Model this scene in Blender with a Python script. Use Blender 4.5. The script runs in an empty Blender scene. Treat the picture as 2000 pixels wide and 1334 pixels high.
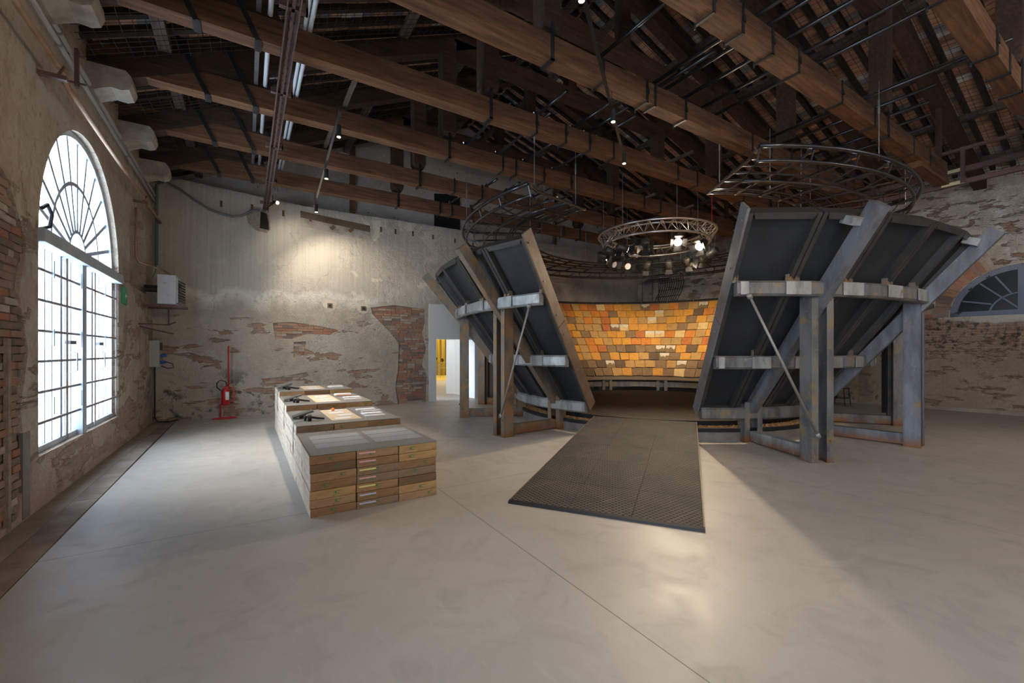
import bpy, math, random
from mathutils import Vector as V, Matrix
from mathutils.geometry import tessellate_polygon
random.seed(7)
R = math.radians
col = bpy.context.scene.collection
sc = bpy.context.scene

# ---------------------------------------------------------------- camera, sky, exposure
YAW = math.atan(520/832)
cd = bpy.data.cameras.new('camera'); cam = bpy.data.objects.new('camera', cd); col.objects.link(cam)
cam.location = (0, 0, 1.5); cam.rotation_euler = (math.pi/2, 0, -YAW)
cd.sensor_width = 36; cd.lens = 36*832/2000; cd.shift_y = 19/2000; cd.clip_start = .05
sc.camera = cam
sc.view_settings.view_transform = 'Standard'; sc.view_settings.look = 'None'
sc.view_settings.gamma = 1; sc.view_settings.use_curve_mapping = False
sc.view_settings.exposure = 0.42
w = bpy.data.worlds.new('overcast_sky'); sc.world = w; w.use_nodes = True
bg = w.node_tree.nodes['Background']; bg.inputs[0].default_value = (.70, .83, 1, 1); bg.inputs[1].default_value = 12.5
sc.cycles.max_bounces = 9; sc.cycles.diffuse_bounces = 7; sc.cycles.glossy_bounces = 3
sc.cycles.transparent_max_bounces = 12; sc.cycles.sample_clamp_indirect = 6
sc.cycles.use_denoising = True
def light(kind, name, loc, energy, color, aim=None, parent=None, **kw):
    d = bpy.data.lights.new(name, kind); d.energy = energy; d.color = color
    for k, v in kw.items(): setattr(d, k, v)
    o = bpy.data.objects.new(name, d); col.objects.link(o)
    loc = V(loc)
    if aim is not None: o.rotation_euler = (V(aim)-loc).to_track_quat('-Z', 'Y').to_euler()
    if parent: o.parent = parent; loc = loc-wloc(parent)
    o.location = loc
    return o
def portal(y, z, sy, sz):
    o = light('AREA', 'window_daylight', (-2.2, y, z), 1, (1, 1, 1), aim=(5, y, z), shape='RECTANGLE')
    o.data.size = sz; o.data.size_y = sy; o.data.cycles.is_portal = True
    o.rotation_euler = (math.pi/2, 0, -math.pi/2); o.data.size = sy; o.data.size_y = sz
WINY = (7.28, -.9, -5.0)
for yy in WINY: portal(yy, 2.3, 3.0, 3.7)
def wloc(o):
    l = V((0, 0, 0))
    while o: l += o.location; o = o.parent
    return l
# unseen warm fill lights added behind the camera for beams and floor
FILL = [(3.5, -1.5, 4.8), (9.5, -1.8, 4.8), (6.5, -5, 4.8)]
for p, e_ in zip(FILL, (80, 30, 60)):
    light('AREA', 'fill_light', p, e_, (1, .84, .66), aim=(p[0]+1.0, p[1]+5, 0), size=1.2)

# ---------------------------------------------------------------- materials
class T:
    def __init__(s, name):
        s.m = bpy.data.materials.new(name); s.m.use_nodes = True; s.t = s.m.node_tree
        s.b = s.t.nodes['Principled BSDF']; s.geo = None
    def n(s, ty, **kw):
        n = s.t.nodes.new(ty)
        for k, v in kw.items(): setattr(n, k, v)
        return n
    def link(s, a, b):
        if isinstance(a, bpy.types.NodeSocket): s.t.links.new(a, b)
        elif isinstance(a, (tuple, list)) and len(a) == 3 and b.type == 'RGBA': b.default_value = (*a, 1)
        else: b.default_value = a
    def pos(s):
        if not s.geo: s.geo = s.n('ShaderNodeNewGeometry').outputs['Position']
        return s.geo
    def obj(s): return s.n('ShaderNodeTexCoord').outputs['Object']
    def scale(s, v, sx, sy, sz):
        n = s.n('ShaderNodeVectorMath', operation='MULTIPLY'); s.link(v, n.inputs[0]); n.inputs[1].default_value = (sx, sy, sz); return n.outputs[0]
    def noise(s, v, sc_, det=4, rough=.6, dist=0):
        n = s.n('ShaderNodeTexNoise'); s.link(v, n.inputs['Vector']); n.inputs['Scale'].default_value = sc_
        n.inputs['Detail'].default_value = det; n.inputs['Roughness'].default_value = rough; n.inputs['Distortion'].default_value = dist
        return n.outputs[0]
    def vor(s, v, sc_, feature='F1'):
        n = s.n('ShaderNodeTexVoronoi', feature=feature); s.link(v, n.inputs['Vector']); n.inputs['Scale'].default_value = sc_; return n.outputs[0]
    def ramp(s, f, lo, hi):
        n = s.n('ShaderNodeMapRange'); s.link(f, n.inputs[0]); n.inputs[1].default_value = lo; n.inputs[2].default_value = hi; return n.outputs[0]
    def math(s, op, a, b=0.0):
        n = s.n('ShaderNodeMath', operation=op); s.link(a, n.inputs[0]); s.link(b, n.inputs[1]); return n.outputs[0]
    def mul(s, *a):
        r = a[0]
        for b in a[1:]: r = s.math('MULTIPLY', r, b)
        return r
    def mix(s, f, a, b):
        n = s.n('ShaderNodeMix', data_type='RGBA'); s.link(f, n.inputs[0]); s.link(a, n.inputs[6]); s.link(b, n.inputs[7]); return n.outputs[2]
    def xyz(s, v=None):
        n = s.n('ShaderNodeSeparateXYZ'); s.link(v if v is not None else s.pos(), n.inputs[0]); return n.outputs
    def comb(s, a, b, c=0.0):
        n = s.n('ShaderNodeCombineXYZ'); s.link(a, n.inputs[0]); s.link(b, n.inputs[1]); s.link(c, n.inputs[2]); return n.outputs[0]
    def brick(s, v, c1, c2, mo, w=.25, h=.065):
        n = s.n('ShaderNodeTexBrick'); s.link(v, n.inputs[0]); s.link(c1, n.inputs[1]); s.link(c2, n.inputs[2]); s.link(mo, n.inputs[3])
        n.inputs['Scale'].default_value = 1; n.inputs['Mortar Size'].default_value = .008; n.inputs['Brick Width'].default_value = w; n.inputs['Row Height'].default_value = h
        n.inputs['Mortar Smooth'].default_value = .3
        return n.outputs
    def bump(s, h, st=.5, dist=.02):
        n = s.n('ShaderNodeBump'); s.link(h, n.inputs['Height']); n.inputs['Strength'].default_value = st; n.inputs['Distance'].default_value = dist
        s.t.links.new(n.outputs[0], s.b.inputs['Normal'])
    def out(s, c, rough=.8, metal=0.0, spec=.4):
        s.link(c, s.b.inputs['Base Color']); s.link(rough, s.b.inputs['Roughness']); s.link(metal, s.b.inputs['Metallic'])
        s.b.inputs['Specular IOR Level'].default_value = spec
        return s.m
def simple(name, c, rough=.6, metal=0, spec=.4, c2=None, ns=8, stretch=(1, 1, 1), lo=.4, hi=.65, bump=0, rnd=0, coord='obj'):
    t = T(name); v = t.obj() if coord == 'obj' else t.pos()
    cc = c
    if c2:
        f = t.ramp(t.noise(t.scale(v, *stretch), ns, 5), lo, hi); cc = t.mix(f, c, c2)
    if rnd:
        i = t.n('ShaderNodeObjectInfo').outputs['Random']; h = t.n('ShaderNodeHueSaturation')
        t.link(t.ramp(i, 0, 1), h.inputs['Value']); h.inputs['Value'].default_value = 1
        mr = t.n('ShaderNodeMapRange'); t.link(i, mr.inputs[0]); mr.inputs[3].default_value = 1-rnd; mr.inputs[4].default_value = 1+rnd
        t.link(mr.outputs[0], h.inputs['Value']); t.link(cc, h.inputs['Color']); cc = h.outputs[0]
    if bump: t.bump(t.noise(t.scale(v, *stretch), ns*3, 4), bump, .01)
    return t.out(cc, rough, metal, spec)
def emis(name, c, st):
    t = T(name); t.link(c, t.b.inputs['Emission Color']); t.b.inputs['Emission Strength'].default_value = st
    return t.out(c, .5)

def wall_mat(kind):
    t = T('plaster_'+kind); x, y, z = t.xyz(); p = t.pos()
    n1 = t.noise(p, .7, 6, .65); n2 = t.noise(p, 2.3, 7, .7); n3 = t.noise(p, 9, 6, .7); fine = t.noise(p, 40, 4, .7)
    hor = t.scale(p, 1, 1, 3.2)
    nh = t.noise(hor, 1.6, 7, .65, .6)
    u = x if kind == 'back' else y
    bv = t.comb(u, z)
    bc = t.mix(t.ramp(t.noise(p, 7, 3), .35, .65), (.40, .19, .12), (.45, .32, .23))
    br = t.brick(bv, bc, (.38, .24, .17), (.44, .38, .31))
    if kind == 'back':
        low = t.mix(t.ramp(n1, .38, .62), (.50, .425, .335), (.57, .515, .44))
        low = t.mix(t.ramp(n2, .45, .7), low, (.40, .355, .30))
        low = t.mix(t.ramp(nh, .55, .68), low, (.50, .45, .37))
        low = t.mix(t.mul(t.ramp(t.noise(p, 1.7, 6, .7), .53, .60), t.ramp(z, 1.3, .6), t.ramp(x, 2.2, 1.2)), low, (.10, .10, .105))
        low = t.mix(t.mul(t.ramp(n3, .6, .7), .8), low, (.55, .52, .46))
        bm = t.mul(t.ramp(t.noise(hor, 1.05, 8, .6, .3), .585, .60), t.ramp(z, 2.35, 2.2))
        low = t.mix(bm, low, br[0])
        streak = t.noise(t.scale(p, 14, 1, .35), 1.3, 4, .6)
        up = t.mix(t.ramp(streak, .35, .7), (.60, .555, .48), (.50, .46, .40))
        up = t.mix(t.ramp(n2, .55, .72), up, (.66, .62, .55))
        up = t.mix(t.mul(t.ramp(t.noise(p, 1.3, 8, .7, .8), .54, .60), t.ramp(x, 1.9, 2.6), t.ramp(x, 5.5, 4)), up, (.80, .73, .60))
        up = t.mix(t.ramp(x, 4.5, 8), up, (.46, .42, .36)); up = t.mix(t.mul(t.ramp(n2, .5, .66), t.ramp(x, 5, 8)), up, (.36, .32, .27)); up = t.mix(t.mul(t.ramp(n3, .56, .66), t.ramp(x, 5, 8)), up, (.56, .50, .42))
        edge = t.math('ADD', t.mul(t.noise(t.scale(p, 1, 1, .3), 1.6, 5, .6), .9), 2.35)
        d = t.math('SUBTRACT', z, edge)
        c = t.mix(t.ramp(d, -.02, .03), low, up)
        band = t.mul(t.ramp(d, -.28, .0), t.ramp(d, .17, .06), t.ramp(n3, .3, .5))
        c = t.mix(t.mul(band, t.ramp(x, 3.4, 2.8)), c, (.76, .72, .64))
    elif kind == 'left':
        c = t.mix(t.ramp(n1, .36, .62), (.58, .485, .395), (.51, .425, .345))
        c = t.mix(t.ramp(n2, .48, .62), c, (.62, .55, .46)); c = t.mix(t.mul(t.ramp(n3, .55, .66), .7), c, (.34, .27, .20)); c = t.mix(t.ramp(t.noise(p, 1.1, 7, .7), .56, .60), c, (.58, .53, .47))
        c = t.mix(t.ramp(t.noise(t.scale(p, 1, 1, .4), 2.2, 6, .7), .56, .66), c, (.40, .32, .25))
        m = t.mul(t.ramp(t.noise(hor, .9, 8, .6, .4), .55, .575), t.ramp(z, 3.1, 2.8))
        bb = t.mix(t.ramp(n3, .42, .6), br[0], (.45, .38, .31))
        c = t.mix(m, c, bb)
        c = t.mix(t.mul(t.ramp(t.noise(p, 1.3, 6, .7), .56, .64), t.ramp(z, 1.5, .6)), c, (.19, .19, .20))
        c = t.mix(t.mul(t.ramp(z, .75, .35), t.ramp(n2, .4, .55)), c, (.50, .36, .30))
        bm = m
    elif kind == 'right':
        up = t.mix(t.ramp(n1, .4, .6), (.64, .585, .51), (.53, .45, .37))
        up = t.mix(t.ramp(n2, .5, .65), up, (.76, .72, .66))
        m = t.mul(t.ramp(t.noise(hor, 1.6, 8, .65), .56, .60), t.ramp(y, 14, 12))
        up = t.mix(m, up, br[0])
        up = t.mix(t.ramp(t.noise(t.scale(p, 1, 1, 5), 3, 6, .7), .6, .7), up, (.33, .25, .19))
        low = t.mix(t.ramp(n1, .35, .65), (.36, .27, .20), (.44, .34, .25))
        low = t.mix(t.ramp(n2, .55, .72), low, (.20, .145, .11))
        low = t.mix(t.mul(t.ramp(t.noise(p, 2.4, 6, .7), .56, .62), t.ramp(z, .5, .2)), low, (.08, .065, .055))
        brl = t.mix(t.ramp(n3, .5, .6), br[0], (.13, .10, .09))
        e2 = t.math('SUBTRACT', z, t.math('ADD', t.mul(t.noise(p, .8, 5), 1.6), t.math('ADD', t.mul(y, .2), .25)))
        low = t.mix(t.ramp(e2, -.01, .02), low, brl)
        d = t.math('SUBTRACT', z, t.math('ADD', t.mul(n1, .8), 1.85))
        c = t.mix(t.ramp(d, -.02, .05), low, up); bm = m
    else:
        c = t.mix(t.ramp(n1, .4, .62), (.62, .585, .54), (.48, .455, .425))
        c = t.mix(t.ramp(n3, .55, .7), c, (.70, .66, .61))
        c = t.mix(t.ramp(t.noise(p, 5, 2), .7, .73), c, (.34, .16, .10)); bm = .0
    if kind != 'gable':
        wp = t.n('ShaderNodeVectorMath', operation='ADD'); t.link(p, wp.inputs[0]); nn = t.n('ShaderNodeTexNoise'); t.link(p, nn.inputs['Vector']); nn.inputs['Scale'].default_value = 2.2; nn.inputs['Detail'].default_value = 5; t.link(nn.outputs['Color'], wp.inputs[1])
        cr = t.mul(t.ramp(t.vor(wp.outputs[0], .75, 'DISTANCE_TO_EDGE'), .012, .003), t.ramp(n1, .42, .55)); c = t.mix(t.mul(cr, .45 if kind == 'left' else .28), c, (.12, .095, .07))
    h = t.math('ADD', t.mul(n2, .9), t.math('ADD', t.mul(n3, .5), t.mul(fine, .25)))
    if kind != 'gable': h = t.math('SUBTRACT', h, t.mul(bm, .35)); h = t.math('SUBTRACT', h, t.mul(bm, br[1], .4))
    t.bump(h, 1.0, .07 if kind == 'gable' else .075)
    return t.out(c, .92, 0, .2)

M = {}
M['back'] = wall_mat('back'); M['left'] = wall_mat('left'); M['right'] = wall_mat('right'); M['gable'] = wall_mat('gable')
def floor_mat():
    t = T('polished_concrete'); p = t.pos(); x, y, z = t.xyz()
    n1 = t.noise(p, .45, 6, .6, .5); n2 = t.noise(p, 2.5, 6, .65, 1.2); n3 = t.noise(t.scale(p, 3, .7, 1), 4, 5, .6)
    c = t.mix(t.ramp(n1, .35, .65), (.34, .31, .275), (.40, .37, .33))
    c = t.mix(t.ramp(n2, .5, .75), c, (.31, .285, .255))
    c = t.mix(t.mul(t.ramp(n3, .6, .75), .5), c, (.43, .405, .37))
    lines = None
    for a, b, c0 in ((0, 1, 4.36), (1, 0, 1.78), (1, 0, 5.35), (0, 1, -1.3), (1.0, 0, 10.5)):
        d = t.math('ABSOLUTE', t.math('SUBTRACT', t.math('ADD', t.mul(x, float(a)), t.mul(y, float(b))), c0))
        f = t.math('LESS_THAN', d, .004); lines = f if lines is None else t.math('MAXIMUM', lines, f)
    c = t.mix(t.mul(lines, .75), c, (.10, .085, .07))
    r = t.ramp(n2, .2, .8)
    mr = t.n('ShaderNodeMapRange'); t.link(n2, mr.inputs[0]); mr.inputs[1].default_value = .3; mr.inputs[2].default_value = .7; mr.inputs[3].default_value = .40; mr.inputs[4].default_value = .56
    t.bump(t.noise(p, 18, 5), .10, .01)
    return t.out(c, mr.outputs[0], 0, .5)
M['floor'] = floor_mat()
def wood(name, a, b, st=(.8, 9, 9), rough=.75, sc_=2.5):
    t = T(name); p = t.pos()
    g = t.noise(t.scale(p, *st), sc_, 6, .65); n = t.noise(p, 1.4, 4)
    c = t.mix(t.ramp(g, .35, .66), a, b); c = t.mix(t.mul(t.ramp(n, .5, .7), .5), c, tuple(v*.45 for v in a))
    t.bump(g, .5, .015)
    return t.out(c, rough, 0, .3)
M['beam'] = wood('old_dark_beam_timber', (.21, .10, .048), (.075, .038, .022))
M['beam_dark'] = wood('darker_timber', (.085, .045, .028), (.035, .021, .015))  # darker timber tone for the truss members above the tie beams
M['rafter'] = wood('blackened_rafter_timber', (.055, .038, .028), (.025, .018, .014))
M['purlin'] = wood('grey_brown_purlin_timber', (.16, .12, .09), (.07, .05, .04), (9, .8, 9))
def steel(name, rust=.5, base=(.17, .175, .19), ochre=(.26, .15, .06)):
    t = T(name); p = t.pos()
    n1 = t.noise(t.scale(p, 3, 3, .8), 1.6, 6, .65); n2 = t.noise(p, 5, 7, .7); n3 = t.noise(p, 14, 6, .75)
    c = t.mix(t.ramp(n1, .42, .62), base, tuple(v*.55 for v in base))
    c = t.mix(t.ramp(n2, .62-rust*.2, .74-rust*.15), c, ochre)
    c = t.mix(t.ramp(n3, .62, .72), c, (.42, .40, .37))
    x, y, z = t.xyz(); c = t.mix(t.mul(t.ramp(z, .16, .02), t.ramp(n2, .35, .5)), c, (.22, .085, .03))
    t.bump(n3, .15, .005)
    return t.out(c, t.math('ADD', t.mul(n2, .35), .32), .3, .5)
M['steel'] = steel('weathered_steel', .6, (.19, .19, .195), (.27, .19, .09)); M['steel_rust'] = steel('rust_brown_steel', .95, (.20, .17, .14), (.27, .15, .07))
M['steel_blue'] = steel('blue_grey_steel', .22, (.19, .195, .22))
M['steel_pale'] = steel('scraped_pale_steel', .3, (.38, .38, .37), (.22, .14, .08))
M['edge_grey'] = simple('bare_steel_edge_plate', (.22, .22, .225), .5, .3, c2=(.16, .13, .11), ns=3, coord='w')
M['edge_brown'] = simple('rusty_edge_plate', (.17, .125, .09), .6, .2, c2=(.12, .075, .05), ns=3, coord='w')
M['panel'] = simple('black_painted_panel', (.028, .031, .036), .5, .1, .4, c2=(.018, .019, .021), ns=2, coord='w')
M['frame_blk'] = simple('dark_steel_frame', (.045, .045, .047), .45, .3, .5, c2=(.07, .06, .05), ns=5, coord='w')
M['black'] = simple('matt_black', (.012, .012, .013), .5)
M['cable'] = simple('black_cable', (.02, .02, .022), .45)
M['iron'] = simple('dark_iron_strap', (.035, .035, .038), .5, .5, .5)
M['pipe'] = simple('painted_black_tube', (.07, .072, .08), .3, .8, .6)
M['galv'] = simple('galvanised_tube', (.42, .43, .45), .35, .8, .5, c2=(.3, .3, .31), ns=6)
M['palegrey'] = simple('pale_grey_conduit', (.52, .51, .50), .5)
M['rod'] = simple('grey_tie_rod', (.26, .24, .22), .45, .4, .5)
M['alu'] = simple('aluminium_truss_tube', (.62, .60, .57), .28, .9)
M['redbrown'] = simple('red_brown_painted_channel', (.16, .095, .085), .5, .1, .4, c2=(.12, .07, .06), ns=3, coord='w')
M['white'] = simple('white_paint', (.74, .74, .73), .6)
M['whitetube'] = simple('white_tube', (.62, .66, .70), .4)
M['winblue'] = simple('blue_grey_window_paint', (.44, .50, .57), .5, 0, .4, c2=(.34, .39, .45), ns=4, coord='w')
M['winblue2'] = simple('lavender_grey_window_paint', (.17, .19, .26), .5, 0, .4)
M['grille'] = simple('rusted_grille_bar', (.22, .20, .20), .55, .3, .4, c2=(.20, .12, .08), ns=6, coord='w')
M['rustpipe'] = simple('rusty_cream_pipe', (.42, .32, .24), .6, .1, .4, c2=(.30, .15, .08), ns=3, stretch=(1, 1, 1), coord='w')
M['stone'] = simple('pale_corbel_stone', (.46, .42, .36), .9, 0, .2, c2=(.30, .26, .22), ns=4, bump=.8, coord='w')
M['slab'] = simple('worn_brown_stone_slab', (.20, .15, .12), .8, 0, .3, c2=(.30, .25, .21), ns=3, bump=.4, coord='w')
M['dust'] = simple('dusty_screed_strip', (.33, .28, .22), .9, 0, .2, c2=(.26, .21, .16), ns=5, bump=.4, coord='w')
M['gap'] = simple('dark_gap', (.02, .017, .015), .9)
M['mortar'] = simple('old_mortar', (.36, .30, .24), .95, 0, .1, c2=(.27, .22, .17), ns=14, bump=1, coord='w')
BR = [simple('brick_'+n, c, .9, 0, .2, c2=tuple(v*.7+.05 for v in c), ns=9, bump=.6, coord='w') for n, c in
      (('red', (.40, .18, .11)), ('orange', (.44, .25, .15)), ('tan', (.44, .33, .24)), ('brown', (.32, .21, .16)), ('washed', (.46, .38, .32)), ('sooty', (.22, .16, .13)))]
RT = [simple('roof_tile_'+n, c, .9, 0, .2, c2=tuple(v*.75 for v in c), ns=6, bump=.4, coord='w') for n, c in
      (('terracotta', (.50, .26, .16)), ('terracotta_light', (.58, .33, .21)), ('grey', (.26, .25, .24)), ('pale', (.62, .58, .52)), ('dark', (.33, .18, .12)))]
TL = [simple('bowl_tile_'+n, c, .75, 0, .25, c2=tuple(v*.72 for v in c), ns=9, lo=.48, hi=.7, bump=.8, coord='w') for n, c in
      (('amber', (.56, .27, .05)), ('orange', (.52, .19, .04)), ('ochre', (.42, .25, .09)), ('brown', (.22, .14, .075)), ('dark_brown', (.13, .085, .05)), ('straw', (.62, .44, .20)), ('rust', (.42, .14, .04)), ('white_patched', (.62, .55, .44)))]
def perf():
    t = T('perforated_steel_grating'); p = t.obj()
    v = t.n('ShaderNodeTexVoronoi'); t.link(t.scale(p, 1, 1, 0), v.inputs['Vector']); v.inputs['Scale'].default_value = 24; v.inputs['Randomness'].default_value = 0
    hole = t.ramp(v.outputs[0], .40, .32)
    n = t.noise(p, 2.2, 6, .7); st = t.noise(t.scale(p, .5, 6, 1), 1.5, 4)
    c = t.mix(t.ramp(n, .4, .65), (.055, .050, .046), (.10, .082, .066)); c = t.mix(t.mul(t.ramp(st, .58, .72), .7), c, (.15, .115, .08))
    c = t.mix(hole, c, (.012, .011, .010))
    t.bump(t.math('SUBTRACT', 1.0, hole), .6, .01)
    return t.out(c, .72, 0, .25)
M['perf'] = perf()
M['deck'] = simple('worn_bowl_floor_plate', (.11, .085, .065), .7, 0, .3, c2=(.07, .055, .045), ns=5)
M['trough'] = simple('grey_trough_steel', (.22, .205, .195), .6, .2, .4, c2=(.17, .14, .125), ns=3, coord='w')
M['feltb'] = simple('brown_felt', (.16, .12, .085), .9)
M['chips'] = simple('bark_chips', (.40, .24, .11), .9, 0, .2, c2=(.20, .11, .05), ns=14, bump=1)
WD = [simple('crate_wood_'+n, c, .7, 0, .3, c2=tuple(v*.72 for v in c), ns=4, stretch=(1, 6, 6), bump=.15) for n, c in
      (('tan', (.33, .18, .085)), ('honey', (.40, .24, .10)), ('dark', (.17, .09, .045)), ('mid', (.26, .14, .065)), ('pinkish', (.34, .20, .105)), ('grey_brown', (.23, .15, .09)))]
M['crate_pale'] = simple('daylit_crate_side', (.66, .56, .44), .7, 0, .3, c2=(.52, .42, .31), ns=4, stretch=(6, 1, 6), bump=.1)  # window light on the left crate sides, put into the colour
M['stamp'] = simple('green_stencil_ink', (.03, .16, .05), .8)
M['pink'] = simple('pink_tape', (.62, .32, .33), .6); M['yellow'] = simple('yellow_tape', (.66, .58, .20), .6); M['lilac'] = simple('lilac_tape', (.45, .43, .55), .6)
M['bluetape'] = simple('blue_tape', (.35, .5, .8), .6)
M['board'] = simple('taupe_display_board', (.215, .20, .18), .45, 0, .4)
M['ink'] = simple('white_print', (.62, .62, .65), .6)
def textblock():
    t = T('fine_printed_text'); p = t.obj(); x, y, z = t.xyz(p)
    n = t.noise(t.scale(p, 160, 90, 1), 1, 2); row = t.math('SINE', t.mul(y, 330.0))
    f = t.mul(t.ramp(n, .38, .5), t.ramp(row, -.6, 0))
    return t.out(t.mix(f, (.215, .20, .18), (.50, .50, .53)), .6)
M['text'] = textblock()
M['paper'] = simple('white_paper', (.80, .78, .80), .6); M['paper_grey'] = simple('grey_booklet', (.55, .53, .51), .6)
M['lightwood'] = simple('pale_birch_plank', (.74, .58, .40), .6, 0, .3, c2=(.64, .47, .30), ns=3, stretch=(1, 8, 1))
M['orange'] = simple('orange_plastic', (.8, .25, .05), .4)
M['red'] = simple('extinguisher_red', (.50, .015, .02), .3, 0, .6)
M['screen'] = simple('grey_tablet_shell', (.10, .10, .095), .35, .2, .5)
M['heater'] = simple('weathered_white_enamel', (.58, .60, .66), .5, 0, .4, c2=(.36, .27, .22), ns=7, lo=.55, hi=.75)
M['greybox'] = simple('light_grey_plastic', (.42, .42, .40), .5)
M['blueplug'] = simple('blue_plug', (.05, .15, .5), .4); M['greensign'] = simple('green_sign', (.03, .28, .13), .5)
M['greycable'] = simple('grey_conduit', (.15, .155, .16), .55); M['greencable'] = simple('green_wire', (.06, .25, .08), .6)
M['darkglass'] = simple('dark_window_glass', (.010, .012, .018), .3, 0, .4)
M['curtain'] = simple('ochre_curtain', (.42, .30, .035), .8, 0, .2, c2=(.30, .20, .02), ns=3, stretch=(6, 6, .1))
M['yellowfloor'] = simple('yellow_floor_cloth', (.60, .46, .10), .8)
M['farfloor'] = simple('far_room_floor', (.40, .35, .28), .6)
M['chrome'] = simple('chrome', (.6, .6, .6), .2, 1)
M['label'] = simple('yellow_white_sticker', (.66, .60, .36), .6)
M['glow'] = emis('warm_lamp_lens', (1, .83, .62), 30); M['glow_s'] = emis('small_warm_lens', (1, .78, .5), 25)
M['lens_off'] = simple('white_lamp_lens', (.8, .75, .75), .3)
M['net'] = simple('black_netting', (.02, .02, .021), .6)
def glass():
    m = bpy.data.materials.new('window_glass'); m.use_nodes = True; nt = m.node_tree; nt.nodes.clear()
    o = nt.nodes.new('ShaderNodeOutputMaterial'); mx = nt.nodes.new('ShaderNodeMixShader'); a = nt.nodes.new('ShaderNodeBsdfTransparent'); g = nt.nodes.new('ShaderNodeBsdfGlossy')
    tl = nt.nodes.new('ShaderNodeBsdfTranslucent'); tl.inputs[0].default_value = (.9, .95, .97, 1); m2 = nt.nodes.new('ShaderNodeMixShader'); m2.inputs[0].default_value = .5; nt.links.new(a.outputs[0], m2.inputs[1]); nt.links.new(tl.outputs[0], m2.inputs[2]); a.inputs[0].default_value = (.95, .97, .97, 1); g.inputs[1].default_value = .08; mx.inputs[0].default_value = .06
    nt.links.new(m2.outputs[0], mx.inputs[1]); nt.links.new(g.outputs[0], mx.inputs[2]); nt.links.new(mx.outputs[0], o.inputs[0]); return m
M['glass'] = glass()

# ---------------------------------------------------------------- mesh helpers
class MB:
    def __init__(s): s.v = []; s.f = []; s.mi = []; s.cur = 0
    def add(s, vs, fs):
        b = len(s.v); s.v += [V(p) for p in vs]; s.f += [[b+i for i in f] for f in fs]; s.mi += [s.cur]*len(fs); return s
    def hexa(s, p): # p: 4 bottom, 4 top
        return s.add(p, [(3, 2, 1, 0), (4, 5, 6, 7), (0, 1, 5, 4), (1, 2, 6, 5), (2, 3, 7, 6), (3, 0, 4, 7)])
    def box(s, a, b):
        (x0, y0, z0), (x1, y1, z1) = a, b
        return s.hexa([(x0, y0, z0), (x1, y0, z0), (x1, y1, z0), (x0, y1, z0), (x0, y0, z1), (x1, y0, z1), (x1, y1, z1), (x0, y1, z1)])
    def beam(s, p, q, w, h, up=(0, 0, 1)):
        p, q = V(p), V(q); d = (q-p).normalized(); u = V(up)
        sd = d.cross(u)
        if sd.length < 1e-4: sd = d.cross(V((1, 0, 0)))
        sd = sd.normalized()*w/2; uu = sd.normalized().cross(d).normalized()*h/2
        return s.hexa([p-sd-uu, p+sd-uu, p+sd+uu, p-sd+uu, q-sd-uu, q+sd-uu, q+sd+uu, q-sd+uu])
    def tube(s, pts, r, n=6, cap=True):
        pts = [V(p) for p in pts]; b = len(s.v); prev = None
        for i, p in enumerate(pts):
            d = (pts[min(i+1, len(pts)-1)]-pts[max(i-1, 0)]).normalized()
            if prev is None: a = d.cross(V((0, 0, 1)) if abs(d.z) < .9 else V((1, 0, 0))).normalized()
            else:
                a = prev-d*prev.dot(d)
                a = a.normalized() if a.length > 1e-6 else d.orthogonal().normalized()
            prev = a; c = d.cross(a)
            rr = r[i] if isinstance(r, (list, tuple)) else r
            s.v += [p+(a*math.cos(2*math.pi*k/n)+c*math.sin(2*math.pi*k/n))*rr for k in range(n)]
        for i in range(len(pts)-1):
            for k in range(n):
                s.f.append([b+i*n+k, b+i*n+(k+1) % n, b+(i+1)*n+(k+1) % n, b+(i+1)*n+k]); s.mi.append(s.cur)
        if cap:
            s.f.append([b+k for k in range(n)][::-1]); s.f.append([b+(len(pts)-1)*n+k for k in range(n)]); s.mi += [s.cur]*2
        return s
    def prism(s, poly, a, b, ax='y'):  # 2-D polygon extruded between a and b
        n = len(poly)
        f = {'y': lambda u, w_, t: (u, t, w_), 'x': lambda u, w_, t: (t, u, w_), 'z': lambda u, w_, t: (u, w_, t)}[ax]
        vs = [f(u, w_, a) for u, w_ in poly]+[f(u, w_, b) for u, w_ in poly]
        return s.add(vs, [list(range(n))[::-1], list(range(n, 2*n))]+[(i, (i+1) % n, n+(i+1) % n, n+i) for i in range(n)])
    def build(s, name, mat, parent=None, smooth=False, loc=None, **props):
        off = wloc(parent) if parent else V((0, 0, 0))
        if loc is not None: off = V(loc)
        me = bpy.data.meshes.new(name); me.from_pydata([tuple(p-off) for p in s.v], [], s.f)
        for m in (mat if isinstance(mat, list) else [mat]): me.materials.append(m)
        if len(me.materials) > 1: me.polygons.foreach_set('material_index', s.mi)
        if smooth: me.polygons.foreach_set('use_smooth', [True]*len(me.polygons))
        o = bpy.data.objects.new(name, me); col.objects.link(o)
        if parent: o.parent = parent
        elif loc is not None: o.location = loc
        for k, v in props.items(): o[k] = v
        return o
def inst(src, parent, loc, rot=None, mesh=None):
    o = src.copy(); col.objects.link(o); o.parent = parent; o.location = loc
    if rot: o.rotation_euler = rot
    return o
def thing(name, label, cat, loc=(0, 0, 0), group=None):
    o = bpy.data.objects.new(name, None); col.objects.link(o); o.location = loc; o.empty_display_size = .1
    o['label'] = label; o['category'] = cat
    if group: o['group'] = group
    return o
def tag(o, label, cat, group=None):
    o['label'] = label; o['category'] = cat
    if group: o['group'] = group
    return o
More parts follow.
